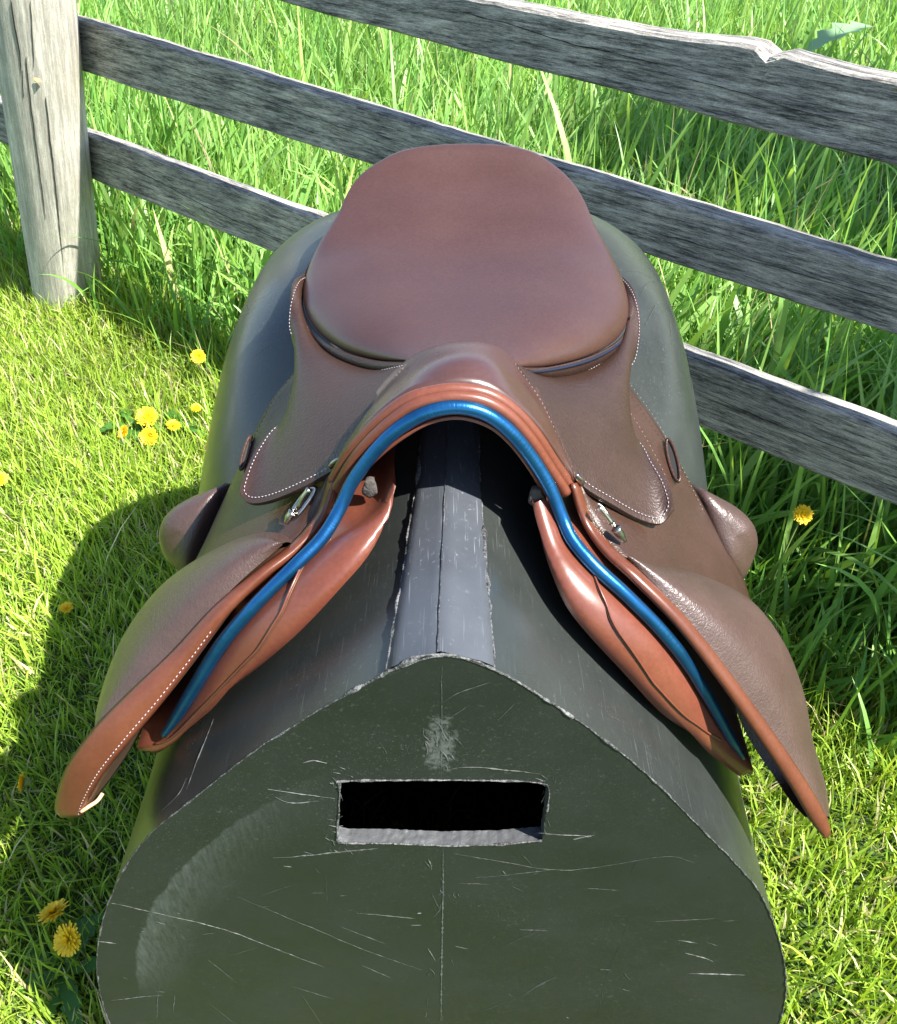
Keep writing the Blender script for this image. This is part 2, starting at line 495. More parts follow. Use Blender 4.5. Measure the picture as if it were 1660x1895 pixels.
fence = empty('wooden_fence', (POST_B.x, POST_B.y, 0), 'weathered grey wooden fence with a round post and three plank rails', 'fence')
def rail(name, top, bottom, s0, s1, th, seed, bumps=(), label=None):
    """top/bottom: two pixels each on the rail's front face edges; s0,s1: run along the fence (m from post)."""
    T = [PP(px, py, rail_p0, f_nrm) for px, py in top]; B = [PP(px, py, rail_p0, f_nrm) for px, py in bottom]
    def line(q):
        sa = (q[0]-rail_p0).dot(f_dir); sb = (q[1]-rail_p0).dot(f_dir)
        k = (q[1].z-q[0].z)/(sb-sa)
        return lambda s: q[0].z + k*(s-sa)
    zt, zb = line(T), line(B)
    n = int((s1-s0)/0.022)
    rows = []
    mid_s = (s0+s1)/2
    zm = (zt(mid_s)+zb(mid_s))/2
    org = rail_p0 + f_dir*mid_s
    ang = math.atan2(f_dir.y, f_dir.x)
    for i in range(n+1):
        s = s0 + (s1-s0)*i/n
        a = zt(s) + 0.0030*mnoise.noise(Vector((s*6, seed, 0))) + 0.0016*mnoise.noise(Vector((s*26, seed, 3)))
        b = zb(s) + 0.0026*mnoise.noise(Vector((s*5, seed, 7))) + 0.0012*mnoise.noise(Vector((s*30, seed, 9)))
        fo = 0.0; dep = 0.0
        for (bs, bw, bh, bd) in bumps:
            g = math.exp(-((s-bs)/bw)**2); a += bh*g; dep += bd*g
        h = a-b; x = s-mid_s
        y0 = 0.0012*mnoise.noise(Vector((s*9, seed, 5)))
        e = 0.0035
        pts = [(y0+e, a-zm), (y0+th*0.5, a-zm+0.0008), (y0+th-e, a-zm), (y0+th, a-e-zm),
               (y0+th, b+e-zm), (y0+th-e, b-zm), (y0+e, b-zm), (y0, b+e-zm),
               (y0+0.0008, b+h*0.33-zm), (y0-0.0006, b+h*0.66-zm), (y0-dep, a-e*1.3-zm-abs(dep)*0.4)]
        rows.append([Vector((x, p[0], p[1])) for p in pts])
    nc = len(rows[0]); verts = [v for r in rows for v in r]; faces = []
    for i in range(n):
        for j in range(nc):
            faces.append((i*nc+j, (i+1)*nc+j, (i+1)*nc+(j+1) % nc, i*nc+(j+1) % nc))
    faces.append(tuple(range(nc))); faces.append(tuple(n*nc+j for j in range(nc-1, -1, -1)))
    me = bpy.data.meshes.new(name); me.from_pydata([tuple(v) for v in verts], [], faces); me.update()
    me.polygons.foreach_set('use_smooth', [True]*len(me.polygons))
    me.materials.append(M['rail'])
    o = bpy.data.objects.new(name, me); S.collection.objects.link(o); o.parent = fence
    o.location = Vector((org.x, org.y, zm)) - fence.location
    o.rotation_euler = (0, 0, ang)
    if f_nrm.dot(Vector((-math.sin(ang), math.cos(ang), 0))) < 0: o.scale.y = -1
    m = o.modifiers.new('edges', 'EDGE_SPLIT'); m.split_angle = math.radians(28)
    return o
def s_at(px, py): return (PP(px, py, rail_p0, f_nrm)-rail_p0).dot(f_dir)
sb = s_at(1405, 105)
rail('rail', ((905, 2), (1660, 148)), ((520, 4), (1660, 308)), -0.35, 3.5, 0.050, 1.3,
     bumps=((sb-0.03, 0.06, 0.008, 0.002), (sb+0.012, 0.008, -0.009, 0.004), (sb+0.05, 0.05, 0.004, 0.0)))
rail('rail', ((140, 36), (1660, 502)), ((140, 128), (1660, 622)), -0.06, 3.5, 0.042, 4.1)
rail('rail', ((165, 250), (1660, 803)), ((165, 330), (1660, 938)), -2.0, 3.5, 0.042, 8.7)

def rail_crack(pix, wmax, mat):
    p = cr([PP(a, b, rail_p0-f_nrm*0.0022, f_nrm) for a, b in pix], 70)
    verts = []; faces = []
    for i, v in enumerate(p):
        f = i/69; wd = wmax*(math.sin(math.pi*(0.03+0.94*f))**0.6)*(0.3+1.3*abs(mnoise.noise(v*45)))
        v = v + Vector((0, 0, 0.0022*mnoise.noise(v*28)))
        verts += [v+Vector((0, 0, wd)), v+f_nrm*0.0015, v-Vector((0, 0, wd))]
        if i: q = 3*i; faces += [(q-3, q, q+1, q-2), (q-2, q+1, q+2, q-1)]
    mesh_obj('crack', verts, faces, mat, fence, smooth=False)
rail_crack([(835, 18), (940, 44), (1040, 76), (1140, 100), (1240, 122)], 0.0011, M['crack'])
rail_crack([(1180, 125), (1330, 160), (1480, 205), (1640, 240)], 0.0006, M['crack'])
rail_crack([(170, 290), (260, 320), (360, 372), (450, 415), (530, 448)], 0.0009, M['crack'])
rail_crack([(300, 120), (430, 165), (600, 225), (700, 262)], 0.0005, M['crack'])
rail_crack([(1250, 440), (1380, 478), (1520, 520), (1650, 552)], 0.0006, M['crack'])
rail_crack([(1330, 740), (1450, 790), (1600, 845)], 0.0006, M['crack'])
rail_crack([(1370, 88), (1395, 100), (1415, 122)], 0.0022, M['pale_split']); rail_crack([(1415, 122), (1425, 108), (1440, 112)], 0.0016, M['pale_split'])

# round post, leaning along the fence
def post():
    p0 = POST_B.copy(); n = f_nrm
    p1 = PP(58, 0, POST_B, n)
    ax = (p1 - p0); k = 1.22/ax.z; axis = ax*k
    base = p0 - axis*0.12/1.22
    L = (axis.length*1.10)
    rows = []
    nseg = 44; nz = 60
    d = axis.normalized()
    for i in range(nz+1):
        f = i/nz; z = L*f
        row = []
        for j in range(nseg):
            a = 2*math.pi*j/nseg
            r = POST_R*(1.04-0.05*f)*(1 + 0.022*mnoise.noise(Vector((math.cos(a)*1.4, math.sin(a)*1.4, z*2.2))) +
                                 0.010*mnoise.noise(Vector((math.cos(a)*7, math.sin(a)*7, z*1.5))))
            row.append(Vector((r*math.cos(a), r*math.sin(a), z)))
        rows.append(row)
    verts = [v for r in rows for v in r]; faces = []
    for i in range(nz):
        for j in range(nseg):
            faces.append((i*nseg+j, i*nseg+(j+1) % nseg, (i+1)*nseg+(j+1) % nseg, (i+1)*nseg+j))
    faces.append(tuple(nz*nseg+j for j in range(nseg)))
    me = bpy.data.meshes.new('post'); me.from_pydata([tuple(v) for v in verts], [], faces); me.update()
    me.polygons.foreach_set('use_smooth', [True]*len(me.polygons)); me.materials.append(M['post'])
    o = bpy.data.objects.new('post', me); S.collection.objects.link(o); o.parent = fence
    o.location = base - fence.location
    q = d.to_track_quat('Z', 'X'); o.rotation_euler = q.to_euler()
    Mx = Matrix.Translation(base) @ q.to_matrix().to_4x4(); Mi = Mx.inverted()
    oc = Mi @ Vector((0, 0, CAM_H))
    def on_post(px, py):
        dr = (Mi.to_3x3() @ ray(px, py)).normalized()
        a = dr.x**2+dr.y**2; b = 2*(oc.x*dr.x+oc.y*dr.y); R = POST_R*1.012
        c = oc.x**2+oc.y**2-R*R
        disc = b*b-4*a*c
        t = (-b-math.sqrt(max(disc, 0)))/(2*a)
        return oc+dr*t
    def crack(pix, wmax):
        p = cr([on_post(*q) for q in pix], 60)
        verts = []; faces = []
        for i, v in enumerate(p):
            f = i/59; wd = wmax*max(0.12, (math.sin(math.pi*min(1, f*1.02+0.02)))**0.5)*(0.75+0.5*abs(mnoise.noise(v*40)))
            r = Vector((v.x, v.y, 0)).normalized(); t = Vector((-r.y, r.x, 0))
            v = v + t*0.0015*mnoise.noise(v*35)
            verts += [v+t*wd+r*0.0022, v - r*0.004, v-t*wd+r*0.0022]
            if i:
                s = 3*i; faces += [(s-3, s, s+1, s-2), (s-2, s+1, s+2, s-1)]
        me = bpy.data.meshes.new('crack'); me.from_pydata([tuple(a) for a in verts], [], faces); me.update()
        me.materials.append(M['crack'])
        c = bpy.data.objects.new('crack', me); S.collection.objects.link(c); c.parent = o
    crack([(20, 0), (28, 50), (36, 90), (40, 135)], 0.0017)
    crack([(48, 105), (55, 170), (62, 230), (70, 290), (78, 350), (85, 405)], 0.0019)
    crack([(56, 0), (60, 60), (63, 125)], 0.0007)
    crack([(85, 180), (92, 250), (100, 320), (108, 400), (115, 470), (121, 530)], 0.0016)
    crack([(42, 130), (44, 180)], 0.0006)
    crack([(178, 470), (184, 500), (187, 535)], 0.0012)
    # pale torn chip
    c0 = on_post(69, 146); r = Vector((c0.x, c0.y, 0)).normalized(); t = Vector((-r.y, r.x, 0)); up = Vector((0, 0, 1))
    vs = []; fs = []
    for k in range(9):
        a = 2*math.pi*k/9; rr = 0.009*(0.55+0.6*((k*37) % 9)/9)
        vs.append(c0 + t*math.cos(a)*rr*1.3 + up*math.sin(a)*rr*0.7 + r*0.003)
    vs.append(c0 + r*0.009 - up*0.004)
    for k in range(9): fs.append((k, (k+1) % 9, 9))
    me = bpy.data.meshes.new('wood_chip'); me.from_pydata([tuple(a) for a in vs], [], fs); me.materials.append(M['chip'])
    c = bpy.data.objects.new('wood_chip', me); S.collection.objects.link(c); c.parent = o
post()

# ------------------------------------------------------------------ the plastic saddle stand (horse-barrel shape)
YF = 0.36
stand = empty('saddle_stand', (0, 0.8, 0), 'scuffed black plastic horse barrel stand with a slot in its front', 'saddle stand')
NS = 48
outL = [(815, 1213), (765, 1222), (718, 1246), (640, 1285), (565, 1330), (500, 1370), (430, 1420), (370, 1468), (310, 1515), (262, 1560), (222, 1622), (196, 1685), (182, 1745), (180, 1800), (190, 1855), (206, 1900), (240, 1960), (330, 2040), (480, 2110), (650, 2150), (818, 2160)]
outR = [(815, 1213), (870, 1222), (922, 1244), (1000, 1288), (1100, 1355), (1200, 1435), (1262, 1497), (1320, 1556), (1375, 1612), (1413, 1665), (1440, 1735), (1453, 1795), (1452, 1850), (1438, 1900), (1400, 1965), (1310, 2045), (1160, 2115), (1000, 2150), (818, 2160)]
frontL = cr([P(a, b, YF) for a, b in outL], NS); frontR = cr([P(a, b, YF) for a, b in outR], NS)
cxF = frontL[0].x
def rel(lst, sgn): return [((v.x-cxF)*sgn, v.z) for v in lst]
profL, profR = rel(frontL, -1), rel(frontR, 1)
zc = CAM_H
back_ctrl = [(0, -0.400), (0.08, -0.402), (0.15, -0.411), (0.21, -0.431), (0.265, -0.472), (0.298, -0.540), (0.322, -0.62), (0.337, -0.72), (0.340, -0.82), (0.320, -0.93), (0.27, -1.02), (0.19, -1.085), (0.10, -1.11), (0, -1.115)]
back = [(v.x, v.z) for v in cr([Vector((a*0.955, 0, zc+b)) for a, b in back_ctrl], NS)]
def sect(Y):
    """half profiles at distance Y: blend of front teardrop into round back, then the closing dome."""
    t = min(max((Y-0.50)/(0.95-0.50), 0), 1); t = t*t*(3-2*t)
    k = 1.0; kz = 1.0
    if Y > 1.03:
        f = min((Y-1.03)/(YE-1.03), 1.0); k = math.sqrt(max(0.0, 1-f**2.2)); kz = k
    cx = cxF + (Y-YF)*0.026
    res = []
    zmid = zc-0.80
    for prof, sg in ((profL, -1), (profR, 1)):
        row = []
        for i in range(NS):
            x = prof[i][0]*(1-t)+back[i][0]*t; z = prof[i][1]*(1-t)+back[i][1]*t
            row.append(Vector((cx+sg*x*k, Y, zmid+(z-zmid)*(0.25+0.75*kz) if kz < 1 else z)))
        res.append(row)
    return res[0], res[1]
YE = 1.36
ysec = [YF+0.0005, 0.40, 0.45, 0.50, 0.55, 0.60, 0.65, 0.70, 0.75, 0.80, 0.85, 0.9, 0.95, 1.0, 1.04, 1.08, 1.12, 1.16, 1.20, 1.235, 1.265, 1.29, 1.31, 1.328, 1.342, 1.352, 1.3598]
rows = []
for Y in ysec:
    l, r = sect(Y)
    rows.append(list(reversed(l)) + r[1:-1])
shell = grid('barrel_shell', rows, M['shell'], stand, closed_u=True, uv=False)
subsurf(shell, 1)
# back cap
mesh_obj('end_cap', rows[-1], [tuple(range(len(rows[-1])))], M['shell'], stand)
def on_shell(px, py, off=0.001):
    """point on the shell seen at a pixel (ray march on profile)."""
    best = None
    d = ray(px, py)
    for k in range(900):
        Y = YF + 0.0008*k
        t = Y/d.y; p = Vector((d.x*t, Y, CAM_H+d.z*t))
        l, r = sect(Y)
        sg = r if p.x > l[0].x else l
        zs = [v.z for v in sg]; xs = [abs(v.x-l[0].x) for v in sg]
        if p.z < zs[0]:
            half = np.interp(-p.z, [-z for z in zs], xs)
            if abs(p.x-l[0].x) <= half:
                return p - d.normalized()*off
        
    return P(px, py, 0.5)

# front plate with the slot
slot = [(627, 1447), (700, 1443), (818, 1443), (930, 1444), (1000, 1449), (1015, 1458), (1010, 1510), (1003, 1556), (920, 1563), (818, 1565), (720, 1561), (640, 1560), (624, 1555), (627, 1500)]
face_out = list(reversed(frontL)) + frontR[1:-1]
NF = 150
fo = cr([v for v in face_out], NF, closed=True)
slot3 = [P(a, b, YF) for a, b in slot]
sc = sum(slot3, Vector())/len(slot3)
def dense(poly, m):
    out = []
    for i in range(len(poly)):
        a, b = poly[i], poly[(i+1) % len(poly)]
        for k in range(m): out.append(a.lerp(b, k/m))
    return out
sl = dense(slot3, 12)
def by_angle(poly, angs):
    pa = sorted([(math.atan2(p.z-sc.z, (p.x-sc.x)), p) for p in poly], key=lambda q: q[0])
    A = [q[0] for q in pa]; X = [q[1].x for q in pa]; Z = [q[1].z for q in pa]
    A = [A[-1]-2*math.pi]+A+[A[0]+2*math.pi]; X = [X[-1]]+X+[X[0]]; Z = [Z[-1]]+Z+[Z[0]]
    return [Vector((np.interp(a, A, X), YF, np.interp(a, A, Z))) for a in angs]
angs = sorted(set([round(math.atan2(p.z-sc.z, p.x-sc.x), 5) for p in sl + fo]))
ri = by_angle(sl, angs); ro = by_angle(fo, angs)
TH = 0.0125
frows = []
for f in (0, 0.02, 0.1, 0.3, 0.6, 0.9, 0.985, 1.0):
    frows.append([a.lerp(b, f) for a, b in zip(ri, ro)])
na = len(angs)
fv = [v for r in frows for v in r]
ff = []
nr = len(frows)
for i in range(nr-1):
    for j in range(na):
        ff.append((i*na+j, i*na+(j+1) % na, (i+1)*na+(j+1) % na, (i+1)*na+j))
face = mesh_obj('front_plate', fv, ff, M['face'], stand, smooth=False)
# sawn rim of the slot, as thick as the plate
rim = []
for k in range(6):
    y = YF + TH*k/5
    rim.append([Vector((v.x + (0.0007*mnoise.noise(v*300+Vector((k*9, 0, 0)))), y + (0.0 if k else -0.0004), v.z + 0.0009*mnoise.noise(v*260+Vector((0, k*7, 0))))) for v in ri])
grid('slot_rim', rim, M['cutplastic'], stand, closed_u=True, uv=False)
# inner back side of the plate and dark inside board

def bead(name, path, r, n, mat, parent, jit=0.5, seed=0.0):
    pts = cr(path, n)
    rr = [r*(0.35+jit*1.5*max(0, mnoise.noise(p*58+Vector((seed, 0, 0))))+0.5*jit*abs(mnoise.noise(p*310+Vector((seed, 0, 0))))) for p in pts]
    pts = [p + Vector((mnoise.noise(p*95+Vector((1, seed, 0))), 0.5*mnoise.noise(p*190+Vector((2, seed, 0))), mnoise.noise(p*90+Vector((seed, 5, 0)))))*r*0.55 for p in pts]
    return tube(name, pts, rr, mat, parent, seg=6)
vis = face_out[6:-5]
bead('weld_bead', [v + Vector((0, -0.0002, 0)) for v in vis[:NS-8]], 0.0012, 420, M['weld_dark'], stand, 0.7, 1)
bead('weld_bead', [v + Vector((0, -0.0002, 0)) for v in vis[NS-9:]], 0.0012, 420, M['weld_dark'], stand, 0.7, 2)
apx = [P(a, b, YF) for a, b in ((640, 1285), (718, 1244), (765, 1220), (815, 1211), (870, 1220), (922, 1242), (1000, 1287), (1060, 1327))]
bead('weld_bead', apx, 0.0017, 320, M['weld'], stand, 0.9, 3)
bead('slot_burr', [v+Vector((0, -0.0004, 0)) for v in cr([P(a, b, YF) for a, b in ((622, 1446), (640, 1444), (700, 1443), (818, 1443), (930, 1444), (1000, 1449), (1016, 1460), (1012, 1500))], 60)], 0.0011, 300, M['weld'], stand, 1.0, 5)
bead('slot_burr', [P(a, b, YF-0.0004) for a, b in ((628, 1450), (627, 1500), (624, 1553), (640, 1560), (720, 1561), (818, 1565), (920, 1563), (1003, 1556))], 0.0012, 300, M['weld'], stand, 1.1, 6)

# ridge strip
def ridge():
    ys = [YF+0.001, 0.40, 0.44, 0.48, 0.52, 0.56, 0.60, 0.66, 0.72]
    prs = [(718, 1246, 922, 1244), None]
    rws = []; le = []; re_ = []; ce = []
    for Y in ys:
        l, r = sect(Y)
        f = min(1, (Y-YF)/0.20)
        hw = 0.0345*(1-f) + 0.0245*f
        cx = l[0].x
        row = []
        for q in np.linspace(-1, 1, 9):
            x = q*hw
            prof = l if x < 0 else r
            xs = [abs(v.x-cx) for v in prof[:14]]; zs = [v.z for v in prof[:14]]
            z = np.interp(abs(x), xs, zs)
            row.append(Vector((cx+x, Y, z+0.0030)))
        row = [row[0]+Vector((0, 0, -0.006))] + row + [row[-1]+Vector((0, 0, -0.006))]
        rws.append(row); le.append(row[1]); re_.append(row[-2]); ce.append(row[5]+Vector((0, 0, 0.0002)))
    grid('ridge_strip', rws, M['strip'], stand, uv=False)
    bead('weld_bead', [v-Vector((0, 0, 0.0012)) for v in le], 0.0022, 360, M['weld'], stand, 1.0, 11)
    bead('weld_bead', [v-Vector((0, 0, 0.0012)) for v in re_], 0.0019, 360, M['weld_dark'], stand, 1.0, 12)
    bead('seam_line', [v-Vector((0.002, 0, 0.0005)) for v in ce[:8]], 0.0006, 160, M['weld_dark'], stand, 0.6, 13)
ridge()

# scratches: thin pale gouge ribbons on the plate
def ribbons(name, lines, mat, on='face'):
    verts = []; faces = []
    for (pts, wd) in lines:
        p3 = [P(a, b, YF-0.0006) for a, b in pts] if on == 'face' else [on_shell(a, b, 0.0016) for a, b in pts]
        L = sum((p3[i+1]-p3[i]).length for i in range(len(p3)-1))
        n = max(4, int(L/0.002)); c = cr(p3, n)
        for i, v in enumerate(c):
            t = (c[min(i+1, n-1)]-c[max(i-1, 0)]).normalized()
            s = t.cross((v-Vector((0, 0, CAM_H))).normalized()).normalized()
            f = i/(n-1); ww = wd*0.62*(0.25+0.75*math.sin(math.pi*f))*(0.15+1.6*abs(mnoise.noise(v*230)))
            q = v + s*0.0004*mnoise.noise(v*90)
            verts += [q+s*ww, q-s*ww]
            if i:
                b = len(verts); faces.append((b-4, b-2, b-1, b-3))
    o = mesh_obj(name, verts, faces, mat, stand); o['kind'] = 'stuff'
    return o
R_ = random.Random(5)
bright = [([(200, 1670), (300, 1692), (420, 1722), (520, 1760), (600, 1790)], 0.00055),
          ([(505, 1588), (560, 1584), (640, 1576), (670, 1574)], 0.0007), ([(525, 1603), (540, 1605)], 0.0008),
          ([(625, 1576), (700, 1570)], 0.0006),
          ([(968, 1842), (995, 1825), (1028, 1808)], 0.0016), ([(1275, 1802), (1330, 1803), (1378, 1804)], 0.0009),
          ([(1268, 1764), (1300, 1772), (1320, 1780)], 0.0009), ([(1255, 1740), (1290, 1746)], 0.0006),
          ([(1010, 1543), (1060, 1546), (1095, 1548)], 0.0008), ([(1060, 1554), (1100, 1545)], 0.0012),
          ([(818, 1230), (818, 1330), (817, 1440)], 0.0006), ([(820, 1570), (820, 1650), (818, 1750), (816, 1890)], 0.0019),
          ([(780, 1690), (772, 1690)], 0.001), ([(495, 1460), (560, 1470), (620, 1478)], 0.0007), ([(510, 1475), (540, 1486), (590, 1482)], 0.0008),
          ([(560, 1412), (580, 1408), (605, 1412)], 0.0012), ([(180, 1742), (215, 1746)], 0.0008), ([(205, 1852), (260, 1845), (300, 1842)], 0.0005),
          ([(290, 1890), (292, 1850), (296, 1822)], 0.0009), ([(320, 1875), (324, 1840)], 0.0008),
          ([(820, 1300), (850, 1282), (908, 1262)], 0.0005), ([(830, 1330), (870, 1305)], 0.0004), ([(920, 1335), (955, 1300)], 0.0004),
          ([(760, 1712), (780, 1712)], 0.0009), ([(930, 1612), (936, 1618)], 0.0011)]
dim = [([(440, 1660), (560, 1710), (680, 1760), (780, 1795)], 0.0004), ([(840, 1580), (930, 1595), (1030, 1610), (1120, 1603), (1230, 1585), (1285, 1596)], 0.0004),
       ([(420, 1770), (480, 1752)], 0.0004), ([(880, 1625), (960, 1617), (1040, 1608)], 0.0004), ([(1165, 1620), (1180, 1590)], 0.0012),
       ([(1105, 1880), (1125, 1800), (1150, 1740), (1168, 1690)], 0.0007), ([(820, 1425), (880, 1420), (1000, 1432)], 0.0008), ([(660, 1690), (770, 1700)], 0.0005)]
for k in range(110):
    x = R_.uniform(230, 1420); y = R_.uniform(1300, 1885)
    if 600 < x < 1040 and 1430 < y < 1580: continue
    if y < 1300+abs(x-818)*0.62: continue
    a = R_.uniform(0, math.pi); l = R_.uniform(2, 16) if k % 4 else R_.uniform(20, 60)
    (bright if False else dim).append(([(x-l*math.cos(a), y-l*math.sin(a)*0.6), (x, y), (x+l*math.cos(a), y+l*math.sin(a)*0.6)], R_.uniform(0.0002, 0.0005)))
for k in range(60):                       # the rubbed patch above the slot and along the centre joint
    x = R_.gauss(815, 14); y = R_.choice([R_.gauss(1380, 22), R_.uniform(1600, 1890)])
    if 1432 < y < 1572: continue
    l = R_.uniform(3, 14)
    (bright if k % 2 else dim).append(([(x-l*R_.uniform(-1, 1), y-l), (x, y), (x+l*R_.uniform(-1, 1), y+l)], R_.uniform(0.0005, 0.0011)))
for k in range(60):                       # slot corner scuffs
    x, y = R_.choice([(628, 1455), (626, 1530), (630, 1556), (1010, 1460), (1012, 1520)]); x += R_.gauss(0, 11); y += R_.gauss(0, 16)
    if 634 < x < 1003 and 1446 < y < 1560: continue
    l = R_.uniform(3, 10); a = R_.uniform(0, 3.14)
    dim.append(([(x-l*math.cos(a), y-l*math.sin(a)), (x, y), (x+l*math.cos(a), y+l*math.sin(a))], R_.uniform(0.0005, 0.001)))
ribbons('scratches', bright, M['scratch']); ribbons('faint_scratches', dim, M['scratch_dim'])
ribbons('shell_scratches', [([(1248, 1350), (1255, 1400), (1264, 1460)], 0.0008), ([(395, 1330), (380, 1370), (360, 1420), (345, 1460)], 0.0007), ([(1130, 1325), (1150, 1335)], 0.0006), ([(960, 1245), (990, 1248)], 0.0005), ([(345, 1440), (330, 1470), (300, 1500)], 0.0007), ([(1185, 545), (1205, 520), (1235, 545), (1240, 600)], 0.0011), ([(1195, 600), (1220, 560), (1240, 590), (1245, 650)], 0.0014), ([(1235, 790), (1245, 830), (1262, 870)], 0.0008), ([(1150, 500), (1190, 505), (1215, 525)], 0.0007), ([(1270, 640), (1280, 720), (1283, 800)], 0.0006), ([(470, 660), (500, 640), (520, 650)], 0.0006), ([(440, 600), (470, 560), (500, 545)], 0.0005)], M['scratch_dim'], 'shell')

# big rubbed arc on the left of the plate: a worn haze in the material, fixed to the plate
def add_arc():
    tc = N(ntf, 'ShaderNodeTexCoord')
    sep = N(ntf, 'ShaderNodeSeparateXYZ'); ntf.links.new(tc.outputs['Object'], sep.inputs[0])
    off = Vector((0, 0.8, 0))
    a, b, c = P(252, 1760, YF)-off, P(340, 1600, YF)-off, P(500, 1480, YF)-off
    # circle through the three points (x,z)
    ax, ay, bx, by, cx, cy = a.x, a.z, b.x, b.z, c.x, c.z
    d = 2*(ax*(by-cy)+bx*(cy-ay)+cx*(ay-by))
    ux = ((ax*ax+ay*ay)*(by-cy)+(bx*bx+by*by)*(cy-ay)+(cx*cx+cy*cy)*(ay-by))/d
    uy = ((ax*ax+ay*ay)*(cx-bx)+(bx*bx+by*by)*(ax-cx)+(cx*cx+cy*cy)*(bx-ax))/d
    rad = math.hypot(ax-ux, ay-uy)
    def mth(op, p, q=None):
        n = N(ntf, 'ShaderNodeMath', operation=op)
        for i, v in enumerate((p, q)):
            if v is None: continue
            if isinstance(v, (int, float)): n.inputs[i].default_value = v
            else: ntf.links.new(v, n.inputs[i])
        return n.outputs[0]
    dx = mth('SUBTRACT', sep.outputs[0], ux); dz = mth('SUBTRACT', sep.outputs[2], uy)
    dist = mth('SQRT', mth('ADD', mth('MULTIPLY', dx, dx), mth('MULTIPLY', dz, dz)))
    nz = noise(ntf, tc.outputs['Object'], 60, 4, 0.6)
    dist = mth('ADD', dist, mth('MULTIPLY', mth('SUBTRACT', nz.outputs['Fac'], 0.5), 0.010))
    inn = mth('DIVIDE', mth('SUBTRACT', rad, dist), 0.055)      # 0 at the outer edge, 1 inside
    rp = ramp(ntf, inn, [(0.0, (0, 0, 0)), (0.05, (0.8,)*3), (0.35, (0.45,)*3), (1.0, (0, 0, 0))])
    la = N(ntf, 'ShaderNodeMapRange'); la.inputs[1].default_value = c.x+0.05; la.inputs[2].default_value = c.x-0.10; ntf.links.new(sep.outputs[0], la.inputs[0])
    lb = N(ntf, 'ShaderNodeMapRange'); lb.inputs[1].default_value = a.z-0.11; lb.inputs[2].default_value = a.z-0.03; ntf.links.new(sep.outputs[2], lb.inputs[0])
    lim = mth('MULTIPLY', la.outputs[0], lb.outputs[0])
    mp = coords(ntf, (1, 1, 0.15)); st = noise(ntf, mp, 300, 4, 0.7)
    st2 = ramp(ntf, st.outputs['Fac'], [(0.38, (0.25,)*3), (0.65, (1,)*3)])
    mk = mth('MULTIPLY', mth('MULTIPLY', rp.outputs[0], lim), st2.outputs[0])
    mk = mth('MULTIPLY', mk, 0.55)
    col = mixc(ntf, mk, cf, (0.12, 0.14, 0.13))
    # whitened rub above the slot
    p = P(815, 1378, YF)-off
    ex = mth('DIVIDE', mth('SUBTRACT', sep.outputs[0], p.x), 0.013); ez = mth('DIVIDE', mth('SUBTRACT', sep.outputs[2], p.z), 0.036)
    e = mth('ADD', mth('MULTIPLY', ex, ex), mth('MULTIPLY', ez, ez))
    n5 = noise(ntf, tc.outputs['Object'], 170, 5, 0.75)
    e = mth('ADD', e, mth('MULTIPLY', mth('SUBTRACT', n5.outputs['Fac'], 0.5), 4.5))
    re = ramp(ntf, e, [(-0.0, (0.42,)*3), (0.9, (0, 0, 0))])
    col = mixc(ntf, re.outputs[0], col, (0.16, 0.17, 0.16))
    ntf.links.new(col, bf.inputs['Base Color'])
add_arc()

# pedestal (out of the photograph's view) so the barrel stands on the ground
def box(name, lo, hi, mat, parent):
    x0, y0, z0 = lo; x1, y1, z1 = hi
    v = [(x0, y0, z0), (x1, y0, z0), (x1, y1, z0), (x0, y1, z0), (x0, y0, z1), (x1, y0, z1), (x1, y1, z1), (x0, y1, z1)]
    f = [(0, 3, 2, 1), (4, 5, 6, 7), (0, 1, 5, 4), (1, 2, 6, 5), (2, 3, 7, 6), (3, 0, 4, 7)]
    o = mesh_obj(name, [Vector(q) for q in v], f, mat, parent, smooth=False); bevel(o, 0.004); return o
for y0 in (0.47, 1.10):
    box('foot', (-0.19, y0, 0.0), (0.21, y0+0.06, 0.24), M['shell'], stand)

# ------------------------------------------------------------------ saddle
saddle = empty('english_saddle', (0.01, 0.75, 0.85), 'brown leather jumping saddle with tan panels and blue piping on the stand', 'saddle')

# seat cushion
seat_rows = [  # left px, Y ; centre Y, z ; right px, Y
    ((765, 660, .613), (0.612, -0.352), (955, 671, .613)),
    ((695, 656, .650), (0.648, -0.359), (1020, 667, .645)),
    ((625, 635, .690), (0.690, -0.364), (1095, 648, .685)),
    ((578, 597, .740), (0.738, -0.367), (1147, 618, .735)),
    ((559, 550, .785), (0.785, -0.368), (1165, 578, .775)),
    ((567, 497, .830), (0.830, -0.365), (1157, 527, .815)),
    ((592, 441, .865), (0.866, -0.358), (1131, 468, .855)),
    ((624, 390, .900), (0.902, -0.347), (1103, 415, .892)),
    ((646, 342, .935), (0.938, -0.334), (1080, 360, .928)),
    ((676, 308, .963), (0.970, -0.3165), (1050, 320, .958)),
    ((722, 284, .985), (0.994, -0.3010), (1008, 291, .982)),
]
def cx_at(Y): return cxF + (Y-YF)*0.040 + 0.004
Ls = cr([P(*r[0]) for r in seat_rows], 34); Rs = cr([P(*r[2]) for r in seat_rows], 34)
Cs = cr([Vector((cx_at(r[1][0])+0.002, r[1][0], CAM_H+r[1][1])) for r in seat_rows], 34)
srows = []
